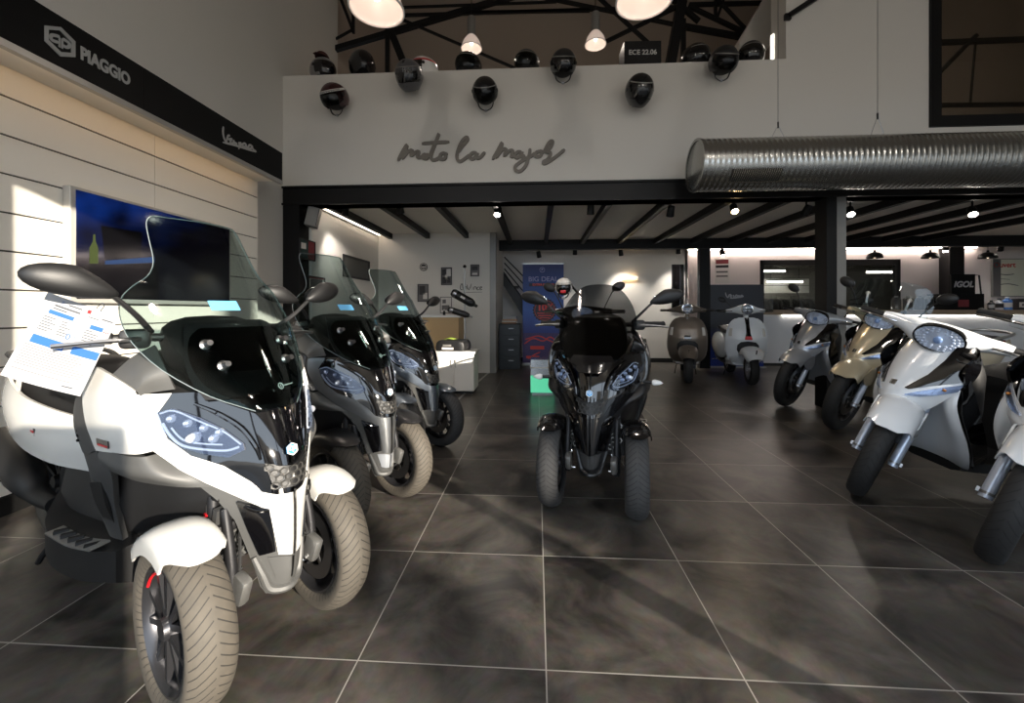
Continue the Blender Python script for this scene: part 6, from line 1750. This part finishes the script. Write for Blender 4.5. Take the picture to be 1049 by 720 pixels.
# price sheet hung from the mirror stalk of the white scooter
def rp_(px, py, t): 
    r = ray(px, py); return Vector((r.x*t, r.y*t, CAMH+r.z*t))
TL, TR, BR, BL = rp_(49,299,1.15), rp_(122,324,1.255), rp_(82,406,1.23), rp_(0,384,1.13)
t = thing('price_sheet', 'white printed price sheet hanging from the mirror of the white scooter', 'price sheet', tuple(BL))
nrm = (TR-TL).cross(BL-TL).normalized()
if nrm.y > 0: nrm = -nrm
def sh(u, v, h=0.0):      # u to the right, v up
    p = BL.lerp(BR, u).lerp(TL.lerp(TR, u), v)
    return p + nrm*(h + .006*math.sin(PI*u)) - BL
M().grid([[sh(i/8, j/8) for i in range(9)] for j in range(9)], .0006, 1).build('paper', PAPER, t)
def bars(name, m, rects, h=.0006):
    b = M()
    for u0, v0, u1, v1 in rects:
        n = 4
        b.grid([[sh(u0+(u1-u0)*i/n, v0+(v1-v0)*j, h) for i in range(n+1)] for j in (0, 1)])
    return b.build(name, m, t, smooth=False)
for q_ in [(.10,.435,.42,.53),(.62,.435,.985,.53),(.13,.79,.46,.835),(.70,.765,.88,.815)]:
    bars('blue_band', BLUE, [q_])
bars('blue_price_band', BLUE, [(.42,.435,.52,.53)])
rng = random.Random(4)
rows_ = []
for k_ in range(11):
    v = .40-.028*k_
    if k_ in (9,): continue
    rows_.append((.06, v, .06+rng.uniform(.70,.90), v+.008))
tag(bars('fine_print', mat('ink_pale', (84,86,90), .7), rows_), kind='stuff')
rows_ = []
for k_ in range(6):
    v = .745-.030*k_
    rows_.append((.10, v, .10+rng.uniform(.12,.20), v+.010)); rows_.append((.34, v, .34+rng.uniform(.05,.16), v+.010))
    rows_.append((.66, v-.01, .66+rng.uniform(.10,.20), v))
tag(bars('specification_lines', INK, rows_), kind='stuff')
for q_ in [(.16,.885,.50,.905),(.16,.855,.34,.868),(.32,.935,.50,.950),(.80,.90,.96,.915),(.62,.885,.76,.895),(.72,.06,.86,.075)]:
    bars('title_line', INK, [q_])
def sheet_text(s_, size, u, v, m, name, bold=.0):
    q = ntext(s_, 1.0, name, m, None, 0, 0)
    for vv in q.data.vertices:
        vv.co = sh(u+vv.co.x*size, v+vv.co.y*size*.75, .0010)
    q.parent = t
sheet_text('0', .13, .50, .605, BLUE, 'big_zero')
sheet_text('%', .06, .585, .62, BLUE, 'percent_sign')
sheet_text('0 %', .10, .53, .48, PAPER, 'white_zero')
sheet_text('P', .06, .24, .945, BLUE, 'sheet_emblem')
bars('logo_dot', RED, [(.575,.925,.625,.965)]); bars('footer_dots', RED, [(.90,.765,.915,.78),(.93,.765,.945,.78),(.96,.765,.975,.78)])
M().tube([sh(.66,.985,-.004), sh(.67,1.03,-.004), sh(.70,1.09,.006), sh(.74,1.07,.010), sh(.73,1.0,.004)], .0014, 6, 4).build('hanging_loop', STEEL, t)

# helmet hooked behind the black scooter
a = at_y(577.5, 294, 3.98)
helmet('white and black helmet with red mark hanging behind the black scooters', (a.x, 3.98, a.z), (R(6),0,R(-8)), 'jet', H_WHT, VISOR, r=.082)
o = [o for o in COL.objects if o.get('label','').startswith('white and black helmet with red')][0]
M().rbox((0,-.098,-.038), (.05,.012,.026)).build('red_mark', RED, o, bevel=.003)
M().tube([(0,.0,.09),(.06,.05,.02),(.16,.10,-.10)], .012, 8, 3).build('hook', BSTEEL, o)

# ------------------------------------------------------------------ light
w = bpy.data.worlds.new('daylight'); SC.world = w; w.use_nodes = True
nt = w.node_tree; bg = nt.nodes['Background']
bg.inputs[0].default_value = (.74,.86,1.0,1); bg.inputs[1].default_value = 2.2
sl = bpy.data.lights.new('sun', 'SUN'); sl.energy = 9.5; sl.angle = R(.4); sl.color = (1,.90,.76)
so = bpy.data.objects.new('sun', sl); COL.objects.link(so)
el = R(12); hd = Vector((-SUNK, 1, 0)).normalized()*math.cos(el); hd.z = -math.sin(el)
so.rotation_euler = hd.to_track_quat('-Z', 'Y').to_euler()

# ------------------------------------------------------------------ camera
cd = bpy.data.cameras.new('camera'); co = bpy.data.objects.new('camera', cd); COL.objects.link(co)
co.location = (0,0,CAMH); co.rotation_euler = (R(90), 0, YAW)
cd.sensor_width = 36; cd.lens = FPX/1049*36; cd.shift_y = -(360-HZ)/1049; cd.clip_start = .02
SC.camera = co
SC.view_settings.view_transform = 'Standard'; SC.view_settings.look = 'None'
SC.view_settings.exposure = 0.55; SC.view_settings.gamma = 1.0; SC.view_settings.use_curve_mapping = False
SC.cycles.use_denoising = True
SC.cycles.max_bounces = 8; SC.cycles.transparent_max_bounces = 16
SC.cycles.sample_clamp_indirect = 6.0
